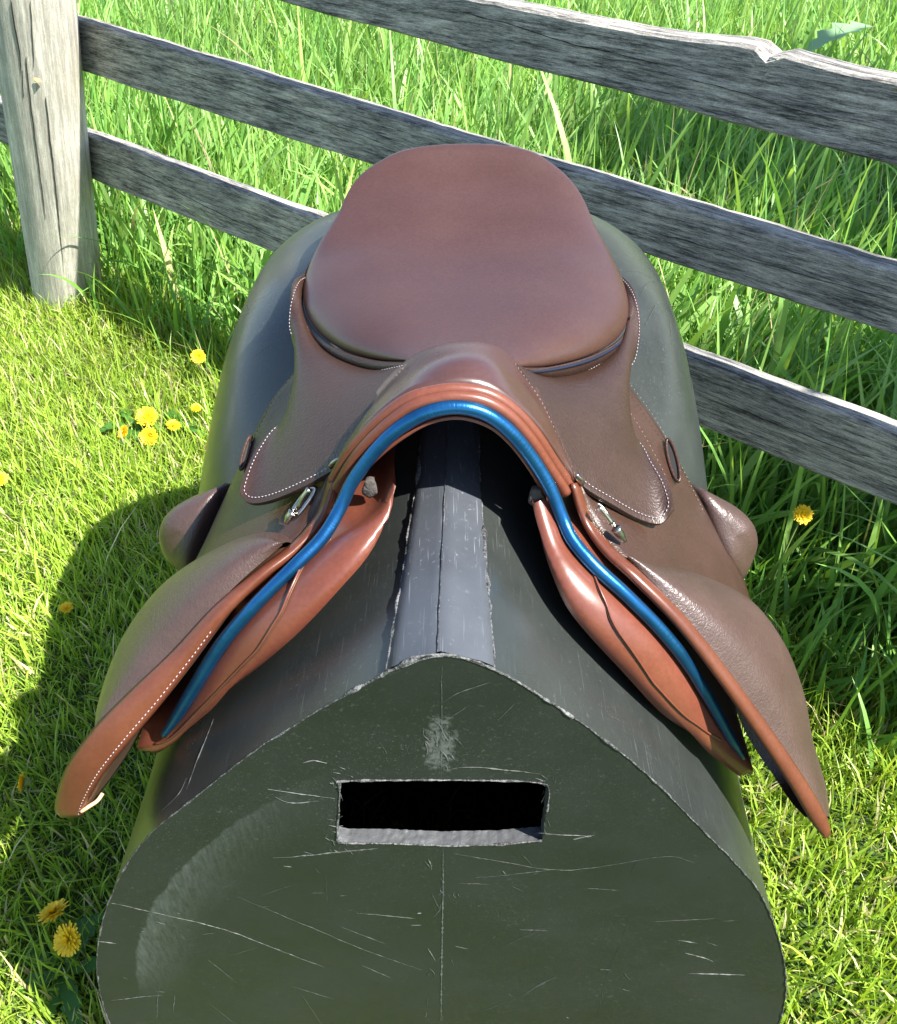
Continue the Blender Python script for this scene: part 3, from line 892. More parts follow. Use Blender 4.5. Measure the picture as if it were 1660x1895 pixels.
for i in range(34):
    L, C, Rr = Ls[i], Cs[i], Rs[i]; row = []
    f = i/33
    for q in np.linspace(-1, 1, 29):
        t = abs(q); E = L if q < 0 else Rr
        p = 3.6 - 1.0*max(0, (f-0.55)/0.45)
        xx = C.x + (E.x-C.x)*math.sin(t*math.pi/2)**0.96 if t > 0 else C.x
        tt = (xx-C.x)/(E.x-C.x) if t > 0 else 0
        # centre channel slightly lower than the thigh rolls, then the edge rolls off
        cr_ = C.z + 0.012*(1-(2*f-1)**2); ez = E.z - 0.004
        z = ez + (cr_-ez)*max(0.0, 1-tt**p)**0.5 + 0.004*math.sin(math.pi*tt)**2*(1-abs(2*f-1))
        y = C.y + (E.y-C.y)*tt**2
        row.append(Vector((xx, y, z)))
    srows.append(row)
# roll over the cantle and close underneath
last = srows[-1]; c = Cs[-1]
for dy, dz, k in ((0.010, -0.005, 0.985), (0.018, -0.016, 0.97), (0.022, -0.032, 0.96), (0.022, -0.055, 0.95)):
    srows.append([Vector((c.x+(v.x-c.x)*k, v.y+dy*(1.0), v.z+dz)) for v in last])
# side skirts of the cushion roll under
full = []
for i, r in enumerate(srows):
    a, b = r[0], r[-1]
    full.append([a+Vector((0.012, 0.003, -0.010)), a+Vector((0.003, 0.001, -0.0035))] + r + [b+Vector((-0.003, 0.001, -0.0035)), b+Vector((-0.012, 0.003, -0.010))])
seat = grid('seat', full, M['seat'], saddle)
subsurf(seat, 1)

# navy piping round the seat front
def off_path(pts, d): return [p+d for p in pts]
eL = [Ls[i]+Vector((-0.0012, -0.001, -0.0085)) for i in range(0, 20)]; eR = [Rs[i]+Vector((0.0012, -0.001, -0.0085)) for i in range(0, 20)]
tube('seat_piping', eL, 0.0016, M['navy'], saddle, n=90)
tube('seat_piping', eR, 0.0016, M['navy'], saddle, n=90)

# pommel
arch = [(612, 893, .530), (640, 838, .528), (690, 777, .526), (750, 731, .525), (800, 716, .525), (850, 711, .525), (905, 720, .525), (955, 750, .526), (1000, 798, .528), (1035, 852, .530), (1062, 900, .532)]
peak = [(622, 868, .536), (657, 808, .555), (702, 738, .577), (750, 686, .600), (805, 657, .582), (865, 648, .573), (915, 656, .582), (953, 686, .600), (998, 742, .577), (1030, 808, .555), (1058, 876, .536)]
rear = []
for (px, py, Y), k in zip(peak, range(11)):
    q = P(px, py, Y); f = 1-abs(k-5)/5
    rear.append(q + Vector((0.010*(1 if k > 5 else -1)*(1-f), 0.020+0.025*f, -0.014-0.014*f)))
pa = C3(arch); pk = C3(peak)
mid = [a.lerp(b, 0.5) + Vector((0, -0.003, 0.0055)) for a, b in zip(pa, pk)]
mid2 = [a.lerp(b, 0.5) + Vector((0, 0.003, 0.006)) for a, b in zip(pk, rear)]
pm = loft('pommel', [pa, mid, pk, mid2, rear], 44, 18, M['pommel'], saddle)
solidify(pm, 0.003, 0)

# skirts
def skirt(side, top, bottom, front, rr, st_in, st_front):
    rows = coons_pts(C3(top), C3(bottom), C3(front), C3(rr), 34, 30)
    rows = relax(rows, 250)
    nr, nc = len(rows), len(rows[0])
    for i in range(nr):
        for j in range(nc):
            u = j/(nc-1); v = i/(nr-1)
            b = math.sin(math.pi*min(1, u*1.0))*math.sin(math.pi*v)
            rows[i][j] = rows[i][j] + Vector((0.004*side*b, -0.002*b, 0.007*b))
    o = grid('skirt', rows, M['skirt'], saddle)
    solidify(o, 0.0042, 0); 
    m = o.modifiers.new('b', 'BEVEL'); m.width = 0.0012; m.segments = 2; m.limit_method = 'ANGLE'; m.angle_limit = math.radians(50)
    lift = Vector((0, -0.0016, 0.0022))
    inset = Vector((-0.004*side, 0, 0))
    def inner(i, j):
        u = rows[min(i+1, nr-1)][j]-rows[max(i-1, 0)][j]; w2 = rows[i][min(j+1, nc-1)]-rows[i][max(j-1, 0)]
        nn = u.cross(w2).normalized()
        if nn.dot(Vector((0, 0, CAM_H))-rows[i][j]) < 0: nn = -nn
        return nn
    e2 = []
    for i in range(0, nr-1):
        e = rows[i][nc-1]; q = rows[i][nc-3]; dv = (q-e); e2.append(e + dv.normalized()*min(0.005, dv.length) + inner(i, nc-2)*0.0030)
    for j in range(nc-2, 0, -1):
        e = rows[nr-1][j]; q = rows[nr-3][j]; dv = (q-e); e2.append(e + dv.normalized()*min(0.005, dv.length) + inner(nr-2, j)*0.0030)
    stitches('stitching', e2[::2], M['thread'], o, pitch=0.0040, ln=0.0034, r=0.00045)
    stitches('stitching', C3(st_in), M['thread'], saddle, lift=lift+Vector((0, -0.001, 0.001)), pitch=0.0042, ln=0.0034, r=0.00045)
    stitches('stitching', C3(st_front), M['thread_dim'], saddle, lift=lift+Vector((0, -0.001, 0.0012)), pitch=0.0042, ln=0.0036, r=0.0005)
    return o, rows
topL = [(752, 678, .612), (690, 688, .650), (625, 664, .690), (582, 628, .735), (559, 582, .770), (549, 530, .803), (578, 502, .846)]
botL = [(620, 872, .533), (560, 905, .537), (500, 929, .546), (462, 932, .555), (444, 912, .566)]
frL = [(752, 678, .612), (700, 742, .578), (656, 812, .552), (620, 872, .533)]
reL = [(578, 502, .846), (545, 520, .80), (538, 570, .77), (544, 630, .735), (560, 668, .712), (574, 705, .690), (564, 740, .672), (532, 775, .65), (492, 812, .625), (459, 866, .592), (444, 912, .566)]
skL, rowsL = skirt(-1, topL, botL, frL, reL, [(745, 680, .613), (690, 689, .648), (640, 678, .675), (595, 645, .715), (566, 600, .755), (560, 580, .77)], frL)
topR = [(952, 676, .612), (1010, 702, .645), (1075, 692, .685), (1130, 661, .725), (1163, 612, .758), (1172, 560, .79), (1138, 502, .850)]
botR = [(1060, 884, .533), (1085, 908, .531), (1125, 932, .534), (1180, 962, .541), (1222, 970, .547), (1247, 942, .556)]
frR = [(952, 676, .612), (1000, 745, .578), (1031, 812, .552), (1060, 884, .533)]
reR = [(1138, 502, .850), (1172, 535, .808), (1183, 600, .765), (1171, 660, .728), (1141, 715, .697), (1137, 752, .674), (1161, 796, .648), (1202, 847, .612), (1240, 902, .578), (1247, 942, .556)]
skR, rowsR = skirt(1, topR, botR, frR, reR, [(970, 700, .617), (1010, 706, .643), (1060, 700, .672), (1115, 672, .71), (1150, 635, .74), (1163, 600, .763)], frR)
# gusset between seat edge and skirt
def gusset(edge, top, side):
    a = [e+Vector((-0.004*side*0+0, 0.0, -0.006)) for e in edge]; b = C3(top)
    a = cr(a[:22], 40); b2 = cr(b, 40)
    md = [p.lerp(q, 0.5)+Vector((0.002*side, -0.0015, 0.001)) for p, q in zip(a, b2)]
    o = loft('seat_gusset', [a, md, b2], 40, 7, M['skirt'], saddle); solidify(o, 0.002, 0)
gusset(Ls, topL, -1); gusset(Rs, topR, 1)

# flaps
def flap(side, front, rr, low):
    f3, r3 = C3(front), C3(rr)+[low[0]]
    top = [f3[0], f3[0].lerp(r3[0], 0.5)+Vector((0, 0.01, -0.012)), r3[0]]
    bot = [f3[-1], low[1], r3[-1]]
    rows = relax(coons_pts(top, bot, f3, r3, 30, 40), 120)
    nr, nc = 40, 30
    for i in range(nr):
        for j in range(nc):
            u = j/(nc-1); v = i/(nr-1)
            b = math.sin(math.pi*u)*math.sin(math.pi*min(v*1.05, 1))
            rows[i][j] += Vector((0.012*side*b, 0, 0.008*b))
    o = grid('flap', rows, M['flap'], saddle); solidify(o, 0.004, 0)
    return o, rows
frontR = [(1072, 898, .532), (1090, 962, .520), (1128, 1014, .500), (1182, 1064, .480), (1262, 1144, .462), (1342, 1245, .446), (1420, 1352, .431), (1480, 1443, .417), (1520, 1512, .406), (1533, 1545, .400)]
rearR = [(1128, 672, .760), (1170, 728, .735), (1215, 790, .708), (1260, 870, .685), (1300, 940, .662), (1340, 1020, .640), (1380, 1092, .620)]
flR, flrR = flap(1, frontR, rearR, (Vector((0.335, 0.56, CAM_H-0.735)), Vector((0.345, 0.47, CAM_H-0.765))))
frontL_ = [(610, 884, .532), (592, 955, .520), (545, 1013, .500), (480, 1064, .480), (402, 1130, .462), (322, 1214, .446), (245, 1288, .431), (178, 1358, .419), (128, 1428, .410), (104, 1488, .405)]
rearL = [(556, 668, .752), (548, 690, .742), (508, 738, .722), (475, 800, .700), (448, 860, .680), (420, 920, .662), (395, 975, .645), (372, 1032, .627)]
flL, flrL = flap(-1, frontL_, rearL, (Vector((-0.32, 0.56, CAM_H-0.725)), Vector((-0.335, 0.47, CAM_H-0.74))))

# rolled tan front edges of the flaps
def flap_edge(flp, outer, inner, side, bul):
    a, b = C3(outer), C3(inner)
    n = 70
    a = cr(a, n); b = cr(b, n)
    rows = []; st = []
    for i in range(n):
        w_ = (b[i]-a[i]); row = []
        vd = (a[i]-Vector((0, 0, CAM_H))).normalized()
        for k in range(11):
            t = k/10
            row.append(a[i] + w_*t - vd*(bul*math.sin(math.pi*t)**0.7*min(1.0, w_.length/0.012)))
        st.append(a[i] + w_*0.86 - vd*(bul*math.sin(math.pi*0.86)**0.7*min(1.0, w_.length/0.012)+0.0016))
        row.append(b[i] + vd*0.008 + (a[i]-b[i])*0.3)
        row.insert(0, a[i] + vd*0.008 + (b[i]-a[i])*0.3)
        rows.append(row)
    o = grid('rolled_edge', rows, M['tan_edge'], flp); solidify(o, 0.002, 0)
    return o, st
outR_ = [(1070, 893, .528), (1095, 962, .516), (1133, 1013, .496), (1187, 1062, .476), (1267, 1142, .458), (1347, 1243, .442), (1425, 1350, .427), (1487, 1441, .413), (1527, 1510, .402), (1536, 1543, .396)]
inR_ = [(1056, 895, .522), (1078, 966, .510), (1115, 1022, .490), (1170, 1074, .470), (1250, 1156, .452), (1328, 1256, .436), (1404, 1364, .421), (1462, 1452, .408), (1503, 1520, .398), (1528, 1551, .394)]
reR_o, _ = flap_edge(flR, outR_, inR_, 1, 0.0050)
outL_ = [(610, 880, .528), (586, 952, .516), (540, 1007, .496), (476, 1056, .476), (398, 1122, .458), (318, 1208, .442), (240, 1282, .427), (172, 1352, .415), (122, 1425, .406), (103, 1492, .402), (112, 1512, .401)]
inL_ = [(624, 886, .522), (602, 957, .510), (555, 1017, .490), (491, 1069, .470), (421, 1137, .452), (353, 1228, .436), (296, 1303, .421), (238, 1372, .409), (190, 1432, .401), (162, 1480, .398), (150, 1510, .397)]
reL_o, bL = flap_edge(flL, outL_, inL_, -1, 0.0055)
stitches('stitching', bL[28:], M['thread'], flL, pitch=0.0042, ln=0.0034, r=0.0005)
tube('lace_end', C3([(150, 1502, .395), (165, 1492, .398), (180, 1482, .404), (190, 1468, .41)]), 0.0017, M['lace'], flL, n=12, seg=6)
# flap lining below the left edge
def lining(flp, inner, side):
    b = cr(C3(inner), 50)
    back_ = [v + Vector((0.055*(-side)*0.45, 0.10, -0.010)) for v in b]
    o = loft('flap_lining', [b, [p.lerp(q, .5)+Vector((0, 0, -0.004)) for p, q in zip(b, back_)], back_], 50, 6, M['under'], flp); solidify(o, 0.002, 0)
lining(flL, inL_, -1)

# knee blocks
def knee(flp, front, crest, side):
    a, c = C3(front), C3(crest)
    n = 46
    a = cr(a, n); c = cr(c, n)
    r1 = []; r2 = []; r4 = []; r5 = []
    for i in range(n):
        f = i/(n-1); h = math.sin(math.pi*min(1, f*0.94+0.03))**0.55
        vd = (a[i]-Vector((0, 0, CAM_H))).normalized()
        up = (-vd*0.75 + Vector((0.35*side, 0, 0.45))).normalized()
        r1.append(a[i].lerp(c[i], 0.26) + up*0.016*h)
        r2.append(a[i].lerp(c[i], 0.66) + up*0.015*h)
        r4.append(c[i] + Vector((-0.012*side, 0.028, -0.020))*h)
        r5.append(c[i] + Vector((-0.055*side, 0.035, -0.05))*h)
    o = loft('knee_block', [a, r1, r2, c, r4, r5], n, 30, M['block'], flp)
    return o
kfR = [(1160, 1032, .486), (1230, 1100, .468), (1300, 1183, .453), (1370, 1280, .440), (1430, 1365, .428), (1482, 1442, .415), (1526, 1512, .402)]
kcR = [(1161, 1033, .487), (1195, 1040, .505), (1270, 1058, .520), (1350, 1088, .530), (1402, 1122, .532), (1452, 1192, .523), (1486, 1282, .506), (1502, 1370, .488), (1527, 1455, .460), (1534, 1515, .425)]
kfL = [(523, 1008, .487), (442, 1078, .468), (372, 1150, .454), (310, 1216, .443), (245, 1280, .430), (182, 1345, .418)]
kcL = [(522, 1006, .489), (492, 990, .505), (430, 1002, .520), (352, 1042, .530), (290, 1092, .530), (236, 1165, .516), (202, 1240, .495), (181, 1310, .465), (177, 1350, .432)]
knee(flR, kfR, kcR, 1); knee(flL, kfL, kcL, -1)

# thigh blocks behind the flaps
tbR = C3([(1272, 898, .70), (1310, 910, .70), (1352, 934, .70), (1382, 966, .695), (1391, 1004, .69), (1380, 1042, .68), (1358, 1078, .665), (1322, 1056, .66), (1284, 976, .68)])
pillow('thigh_block', tbR, Vector((0.002, -0.034, 0.026)), Vector((-0.02, 0.02, -0.02)), M['block'], flR, pw=2.6)
tbL = C3([(428, 896, .70), (390, 906, .70), (345, 925, .70), (316, 952, .695), (304, 985, .69), (310, 1020, .685), (330, 1048, .675), (370, 1060, .66), (410, 970, .68)])
pillow('thigh_block', tbL, Vector((-0.002, -0.034, 0.026)), Vector((0.02, 0.02, -0.02)), M['block'], flL, pw=2.6)

# flap stitch lines and keeper slots
Lf = Vector((0, -0.003, 0.004))
stitches('stitching', C3([(1150, 745, .70), (1185, 800, .672), (1225, 875, .65), (1262, 955, .625), (1300, 1040, .600), (1330, 1100, .58)]), M['thread_dim'], flR, lift=Lf, pitch=0.005)
stitches('stitching', C3([(1165, 715, .735), (1210, 778, .706), (1253, 855, .683), (1290, 930, .660), (1330, 1015, .636), (1370, 1090, .612)]), M['thread_dim'], flR, lift=Lf, pitch=0.005)
stitches('stitching', C3([(545, 695, .735), (508, 742, .716), (478, 800, .695), (455, 850, .676)]), M['thread_dim'], flL, lift=Lf, pitch=0.005)
stitches('stitching', C3([(1140, 1008, .520), (1180, 1012, .535), (1215, 1025, .545), (1240, 1045, .55)]), M['thread'], flR, lift=Lf)
def keeper(flp, c, w_, h_, rot, Y, side):
    pts = []
    for k in range(28):
        a = 2*math.pi*k/28
        x, y = w_*math.cos(a), h_*math.sin(a)
        pts.append(P(c[0]+x*math.cos(rot)-y*math.sin(rot), c[1]+x*math.sin(rot)+y*math.cos(rot), Y - 0.0010*y*0.6))
    pts.append(pts[0].copy())
    o = tube('keeper_slot', [p+Vector((0, -0.004, 0.003)) for p in pts], 0.0017, M['flap'], flp, seg=7, caps=False)
    mesh_obj('slot_shade_disc', [p+Vector((0, -0.004, 0.003)) for p in pts[:-1]], [tuple(range(28))], M['dark'], flp)  # flat dark disc; its colour stands in for the shaded hole
keeper(flR, (1243, 852), 8, 40, -0.25, .672, 1)
keeper(flL, (457, 838), 5, 32, 0.28, .678, -1)

# arch bindings
arch_out = [(616, 890, .524), (650, 832, .521), (700, 779, .519), (755, 739, .518), (805, 724, .518), (850, 720, .518), (902, 729, .518), (948, 757, .519), (990, 803, .521), (1025, 856, .524), (1056, 900, .526)]
arch_in = [(622, 905, .518), (660, 842, .515), (708, 792, .513), (760, 753, .512), (805, 738, .512), (850, 734, .512), (899, 743, .512), (943, 770, .513), (983, 815, .515), (1017, 866, .518), (1048, 912, .520)]
tube('arch_binding', C3(arch_out), 0.0046, M['tan'], saddle, n=90, seg=12)
tube('arch_binding', C3(arch_in), 0.0043, M['tan'], saddle, n=90, seg=12)
pipe = [(303, 1360, .445), (325, 1328, .445), (362, 1268, .445), (410, 1192, .447), (470, 1122, .452), (540, 1052, .464), (594, 998, .480), (627, 945, .495), (652, 892, .503), (692, 837, .506), (737, 793, .507), (792, 762, .507), (850, 753, .507), (904, 768, .507), (948, 803, .507), (987, 852, .507), (1018, 903, .503), (1041, 960, .494), (1060, 1000, .482), (1100, 1047, .467), (1162, 1104, .455), (1222, 1165, .448), (1270, 1225, .445), (1312, 1293, .444), (1347, 1355, .444), (1376, 1402, .446)]
tube('blue_piping', C3(pipe), [0.0030, 0.0052, 0.0058, 0.0058, 0.0056, 0.0054, 0.0052, 0.0052, 0.0052, 0.0052, 0.0052, 0.0054, 0.0052, 0.0052, 0.0052, 0.0052, 0.0052, 0.0054, 0.0052, 0.0052, 0.0052, 0.0050, 0.0050, 0.0048, 0.0044, 0.0024], M['blue'], saddle, n=260, seg=14)

# panels: stuffed cushions under the flaps
def panel(A, B, side, name='panel'):
    a, b = C3(A), C3(B)
    n = 50
    a = cr(a, n); b = cr(b, n)
    r0 = []; r1 = []; r2 = []; r3 = []; r5 = []; r6 = []; rb = []
    for i in range(n):
        f = i/(n-1); h = math.sin(math.pi*(0.08+0.88*f))**0.5
        vd = (a[i].lerp(b[i], .5)-Vector((0, 0, CAM_H))).normalized()
        wd = (b[i]-a[i]).length
        k = min(0.027, wd*0.38)*h
        r0.append(a[i] + Vector((0.0, 0.16, 0.0)))
        rb.append(a[i] + Vector((0.0, 0.05, 0.002)))
        r1.append(a[i].lerp(b[i], 0.22) - vd*k*0.85)
        r2.append(a[i].lerp(b[i], 0.50) - vd*k*1.1)
        r3.append(a[i].lerp(b[i], 0.80) - vd*k*0.75)
        r5.append(b[i] + Vector((0.004*side, 0.05, -0.002)))
        r6.append(b[i] + Vector((0.012*side, 0.24, -0.004)))
    o = loft(name, [r0, rb, a, r1, r2, r3, b, r5, r6], n, 40, M['tan'], saddle)
    return o, (a, r1, r2, r3, b)
pLa = [(727, 892, .503), (706, 926, .502), (675, 952, .498), (640, 974, .491), (602, 1004, .483), (545, 1055, .470), (475, 1125, .458), (415, 1195, .453), (365, 1272, .450), (328, 1332, .450), (296, 1362, .452), (268, 1372, .455), (254, 1381, .457)]
pLb = [(733, 898, .500), (720, 955, .480), (692, 1010, .462), (650, 1066, .448), (600, 1121, .438), (540, 1180, .432), (470, 1242, .430), (400, 1302, .432), (348, 1350, .438), (316, 1381, .444), (284, 1396, .450), (258, 1391, .456)]
pRa = [(1022, 920, .510), (1038, 962, .500), (1056, 1004, .488), (1096, 1051, .473), (1157, 1108, .461), (1217, 1169, .454), (1265, 1229, .451), (1307, 1297, .450), (1342, 1355, .450), (1370, 1392, .451), (1388, 1410, .452), (1394, 1424, .453)]
pRb = [(985, 930, .500), (1003, 1010, .475), (1022, 1065, .457), (1052, 1128, .443), (1100, 1190, .434), (1160, 1252, .429), (1228, 1322, .430), (1290, 1372, .435), (1338, 1412, .441), (1370, 1436, .447), (1391, 1433, .452)]
pL, bandL = panel(pLa, pLb, -1); pR, bandR = panel(pRa, pRb, 1)
def seam(par, band, side, s0, s1, prof):
    n = 60; path = []
    for k in range(n):
        f = k/(n-1); i_ = (s0+(s1-s0)*f)*49; lo = min(int(i_), 48); fr = i_-lo
        c = [r[lo].lerp(r[lo+1], fr) for r in band]
        cc = cr(c, 41); t = float(np.interp(f, [p[0] for p in prof], [p[1] for p in prof]))
        vd = (c[2]-Vector((0, 0, CAM_H))).normalized()
        q = min(t*40, 39.999); path.append(cc[int(q)].lerp(cc[int(q)+1], q-int(q)) - vd*0.0002)
    path = cr(path[::3]+[path[-1]], 70)
    tube('seam', path, 0.0006, M['under'], par, seg=6)
    tube('seam', [v + Vector((0.0011*side, -0.0002, 0.0009)) for v in path], 0.0009, M['tan'], par, seg=6)
seam(pL, bandL, -1, 0.25, 0.93, [(0, 0.05), (0.06, 0.34), (0.14, 0.56), (0.3, 0.72), (0.6, 0.76), (0.8, 0.72), (0.93, 0.55), (1, 0.35)])
seam(pR, bandR, 1, 0.16, 0.80, [(0, 0.05), (0.08, 0.36), (0.22, 0.60), (0.5, 0.72), (0.75, 0.70), (0.9, 0.60), (1, 0.42)])

# gullet lining behind the arch and under the seat
g0 = C3([(640, 912, .515), (660, 880, .515), (700, 838, .513), (745, 802, .512), (795, 774, .512), (850, 765, .512), (903, 780, .512), (943, 812, .512), (980, 860, .513), (1010, 912, .515), (1028, 950, .512)])
def back_row(dy, sx, dz): return [Vector((cx_at(0.55+dy)+(v.x-cx_at(0.52))*sx, v.y+dy, v.z+dz)) for v in g0]
gl = loft('gullet_lining', [g0, back_row(0.03, 0.92, -0.004), back_row(0.10, 0.75, -0.02), back_row(0.25, 0.6, -0.042), back_row(0.44, 0.6, -0.035)], 40, 14, M['tan'], saddle); solidify(gl, 0.002, 0)
# thin torn lip of the lining under the piping
tube('lining_lip', [v+Vector((0, -0.004, -0.001)) for v in g0], 0.0016, M['tan'], saddle, n=80, seg=7)

# rear panel cushions (mostly hidden, under the seat)
for sg in (-1, 1):
    rws = []
    for Y, hw, zt, zb_, xo in ((0.64, 0.035, -0.435, -0.50, 0.085), (0.72, 0.040, -0.425, -0.50, 0.095), (0.84, 0.050, -0.405, -0.48, 0.095), (0.93, 0.050, -0.370, -0.46, 0.090), (0.985, 0.045, -0.350, -0.45, 0.080), (1.005, 0.030, -0.36, -0.43, 0.075)):
        row = []
        for k in range(16):
            a = 2*math.pi*k/16
            row.append(Vector((cx_at(Y)+sg*(xo+hw*math.copysign(abs(math.cos(a))**0.8, math.cos(a))), Y, CAM_H+(zt+zb_)/2+(zt-zb_)/2*math.copysign(abs(math.sin(a))**0.8, math.sin(a)))))
        rws.append(row)
    o = grid('rear_panel', rws, M['tan'], saddle, closed_u=True, uv=False, cap=True); subsurf(o, 1)

# stirrup bars and D-staples
def ring(name, c, a, b, rot, Y, r, slope, par):
    pts = []
    for k in range(33):
        t = 2*math.pi*k/32
        x = a*math.copysign(abs(math.cos(t))**0.6, math.cos(t)); y = b*math.copysign(abs(math.sin(t))**0.8, math.sin(t))
        px = c[0]+x*math.cos(rot)-y*math.sin(rot); py = c[1]+x*math.sin(rot)+y*math.cos(rot)
        pts.append(P(px, py, Y-(py-c[1])*slope))
    return tube(name, pts, r, M['steel'], par, seg=8, caps=False)
ring('stirrup_bar', (562, 928), 32, 7, -0.95, .531, 0.0020, 0.0003, saddle)
tube('bar_catch', C3([(543, 948, .514), (535, 958, .513), (530, 968, .512)]), [0.0042, 0.0036, 0.002], M['steel'], saddle, n=10, seg=8)
tube('bar_catch', C3([(572, 905, .514), (560, 922, .513), (553, 938, .512)]), 0.0022, M['steel'], saddle, n=10, seg=8)
ring('stirrup_bar', (1120, 960), 32, 7, 0.98, .527, 0.0020, 0.0003, saddle)
tube('bar_catch', C3([(1140, 978, .506), (1148, 990, .505), (1156, 1002, .504)]), [0.0042, 0.0036, 0.002], M['steel'], saddle, n=10, seg=8)
tube('bar_catch', C3([(1108, 938, .508), (1122, 955, .507), (1132, 968, .506)]), 0.0022, M['steel'], saddle, n=10, seg=8)
def staple(c, rot, Y):
    o = []
    for (u, v) in ((-13, 4), (-4, 7), (12, 5), (14, 0), (6, -6), (-12, -4)):
        o.append(P(c[0]+u*math.cos(rot)-v*math.sin(rot), c[1]+u*math.sin(rot)+v*math.cos(rot), Y))
    pillow('d_staple', o, Vector((0, -0.002, 0.002)), Vector((0, 0.003, -0.002)), M['steel'], saddle, n=24, rings=4)
staple((619, 857), -0.7, .530); staple((1072, 888), 0.9, .524)
# felt tufts under the points
for (cx, cy, Y) in ((684, 905, .506), (992, 922, .506)):
    o = [P(cx+14*math.cos(a)*(1+0.3*math.sin(5*a))+0, cy+17*math.sin(a), Y) for a in np.linspace(0, 2*math.pi, 12, endpoint=False)]
    pillow('felt_tuft', o, Vector((0, -0.0015, 0.001)), Vector((0, 0.01, 0)), M['felt'], saddle, n=24, rings=5)

# ------------------------------------------------------------------ grass
def blades(name, pos, h, wd, lean, az, curve, cols, seg, label, mat=None):
    n = len(pos); k = seg
    t = np.linspace(0, 1, k+1)
    d = np.stack([np.cos(az), np.sin(az)], 1)
    # outward distance and height along the blade
    ang = lean[:, None] + curve[:, None]*t[None, :]
    ang = np.minimum(ang, 2.5)
    step = h[:, None]/k
    dx = np.concatenate([np.zeros((n, 1)), np.cumsum(np.sin(ang[:, :-1])*step, 1)], 1)
    dz = np.concatenate([np.zeros((n, 1)), np.cumsum(np.cos(ang[:, :-1])*step, 1)], 1)
    dz = np.maximum(dz, 0.004)
    cx = pos[:, 0:1] + d[:, 0:1]*dx; cy = pos[:, 1:2] + d[:, 1:2]*dx; cz = pos[:, 2:3] + dz
    # blade width direction, random twist round the stem
    tw = az + np.pi/2 + RNG.normal(0, 0.7, n)
    sx, sy = np.cos(tw)[:, None], np.sin(tw)[:, None]
    prof = np.minimum(1.0, 0.55+1.2*t)*(1-t**2.6)
    ww = wd[:, None]*prof[None, :]*0.5
    V = np.zeros((n, 2*k+1, 3), np.float32)
    V[:, 0:2*k:2, 0] = (cx - sx*ww)[:, :k]; V[:, 0:2*k:2, 1] = (cy - sy*ww)[:, :k]; V[:, 0:2*k:2, 2] = cz[:, :k]
    V[:, 1:2*k:2, 0] = (cx + sx*ww)[:, :k]; V[:, 1:2*k:2, 1] = (cy + sy*ww)[:, :k]; V[:, 1:2*k:2, 2] = cz[:, :k]
    V[:, 2*k, 0] = cx[:, k]; V[:, 2*k, 1] = cy[:, k]; V[:, 2*k, 2] = cz[:, k]
    tri = []
    for i in range(k-1):
        a = 2*i; tri += [(a, a+1, a+3), (a, a+3, a+2)]
    tri.append((2*k-2, 2*k-1, 2*k))
    tri = np.array(tri, np.int32)
    base = (np.arange(n)*(2*k+1))[:, None, None]
    F = (tri[None]+base).reshape(-1, 3)
    me = bpy.data.meshes.new(name)
    nv, nf = n*(2*k+1), len(F)
    me.vertices.add(nv); me.vertices.foreach_set('co', V.reshape(-1))
    me.loops.add(nf*3); me.loops.foreach_set('vertex_index', F.reshape(-1))
    me.polygons.add(nf); me.polygons.foreach_set('loop_start', np.arange(nf, dtype=np.int32)*3)
    me.polygons.foreach_set('loop_total', np.full(nf, 3, np.int32))
    me.polygons.foreach_set('use_smooth', np.ones(nf, bool))
    at = me.color_attributes.new('col', 'FLOAT_COLOR', 'POINT')
    tt = np.concatenate([np.repeat(t[:k], 2), [1.0]])
    cc = np.ones((n, 2*k+1, 4), np.float32)
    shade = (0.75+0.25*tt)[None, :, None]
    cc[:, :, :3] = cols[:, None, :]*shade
    at.data.foreach_set('color', cc.reshape(-1))
    me.update(calc_edges=True)
    me.materials.append(mat or M['grass'])
    o = bpy.data.objects.new(name, me); S.collection.objects.link(o)
    o['kind'] = 'stuff'; o['label'] = label; o['category'] = 'grass'
    return o

def pal(n, a, b, c, p_dry, dry=(0.42, 0.36, 0.17)):
    u = RNG.random(n)[:, None]; v = RNG.random(n)[:, None]
    A, B, Cc = np.array(a), np.array(b), np.array(c)
    col = A*(1-u)+B*u; col = col*(1-0.35*v)+Cc*0.35*v
    dm = RNG.random(n) < p_dry
    col[dm] = np.array(dry)*(0.6+0.7*RNG.random((dm.sum(), 1)))
    return np.clip(col, 0.003, 0.95)
def vnoise(x, y, s, seed):
    return np.array([mnoise.noise(Vector((a*s, b*s, seed))) for a, b in zip(x, y)])

# mown lawn on the camera side
n = 250000
X = RNG.uniform(-2.3, 1.7, n); Y = RNG.uniform(0.05, 3.1, n)
fs = (X-rail_p0.x)*f_nrm.x + (Y-rail_p0.y)*f_nrm.y
keep = (fs < 0.02) & (np.hypot(X-POST_B.x, Y-POST_B.y) > POST_R*0.95)
X, Y, fs = X[keep], Y[keep], fs[keep]; n = len(X)
patch = vnoise(X, Y, 5.0, 3.3); patch2 = vnoise(X, Y, 2.0, 9.1)
near = np.clip(1+fs/0.45, 0, 1)
hh = RNG.gamma(6, 0.0082, n)*(1+0.35*patch)*(1+1.1*near**2)
col = pal(n, (0.23, 0.39, 0.034), (0.44, 0.57, 0.075), (0.16, 0.35, 0.045), 0.11, (0.62, 0.55, 0.31))
col *= (1+0.25*patch2)[:, None]
blades('lawn_grass', np.stack([X, Y, np.zeros(n)], 1), hh, RNG.uniform(0.0024, 0.0056, n), np.abs(RNG.normal(0.25, 0.35, n)), RNG.uniform(0, 2*np.pi, n), RNG.normal(0.6, 0.5, n), col, 3, 'short mown bright green lawn around the stand')

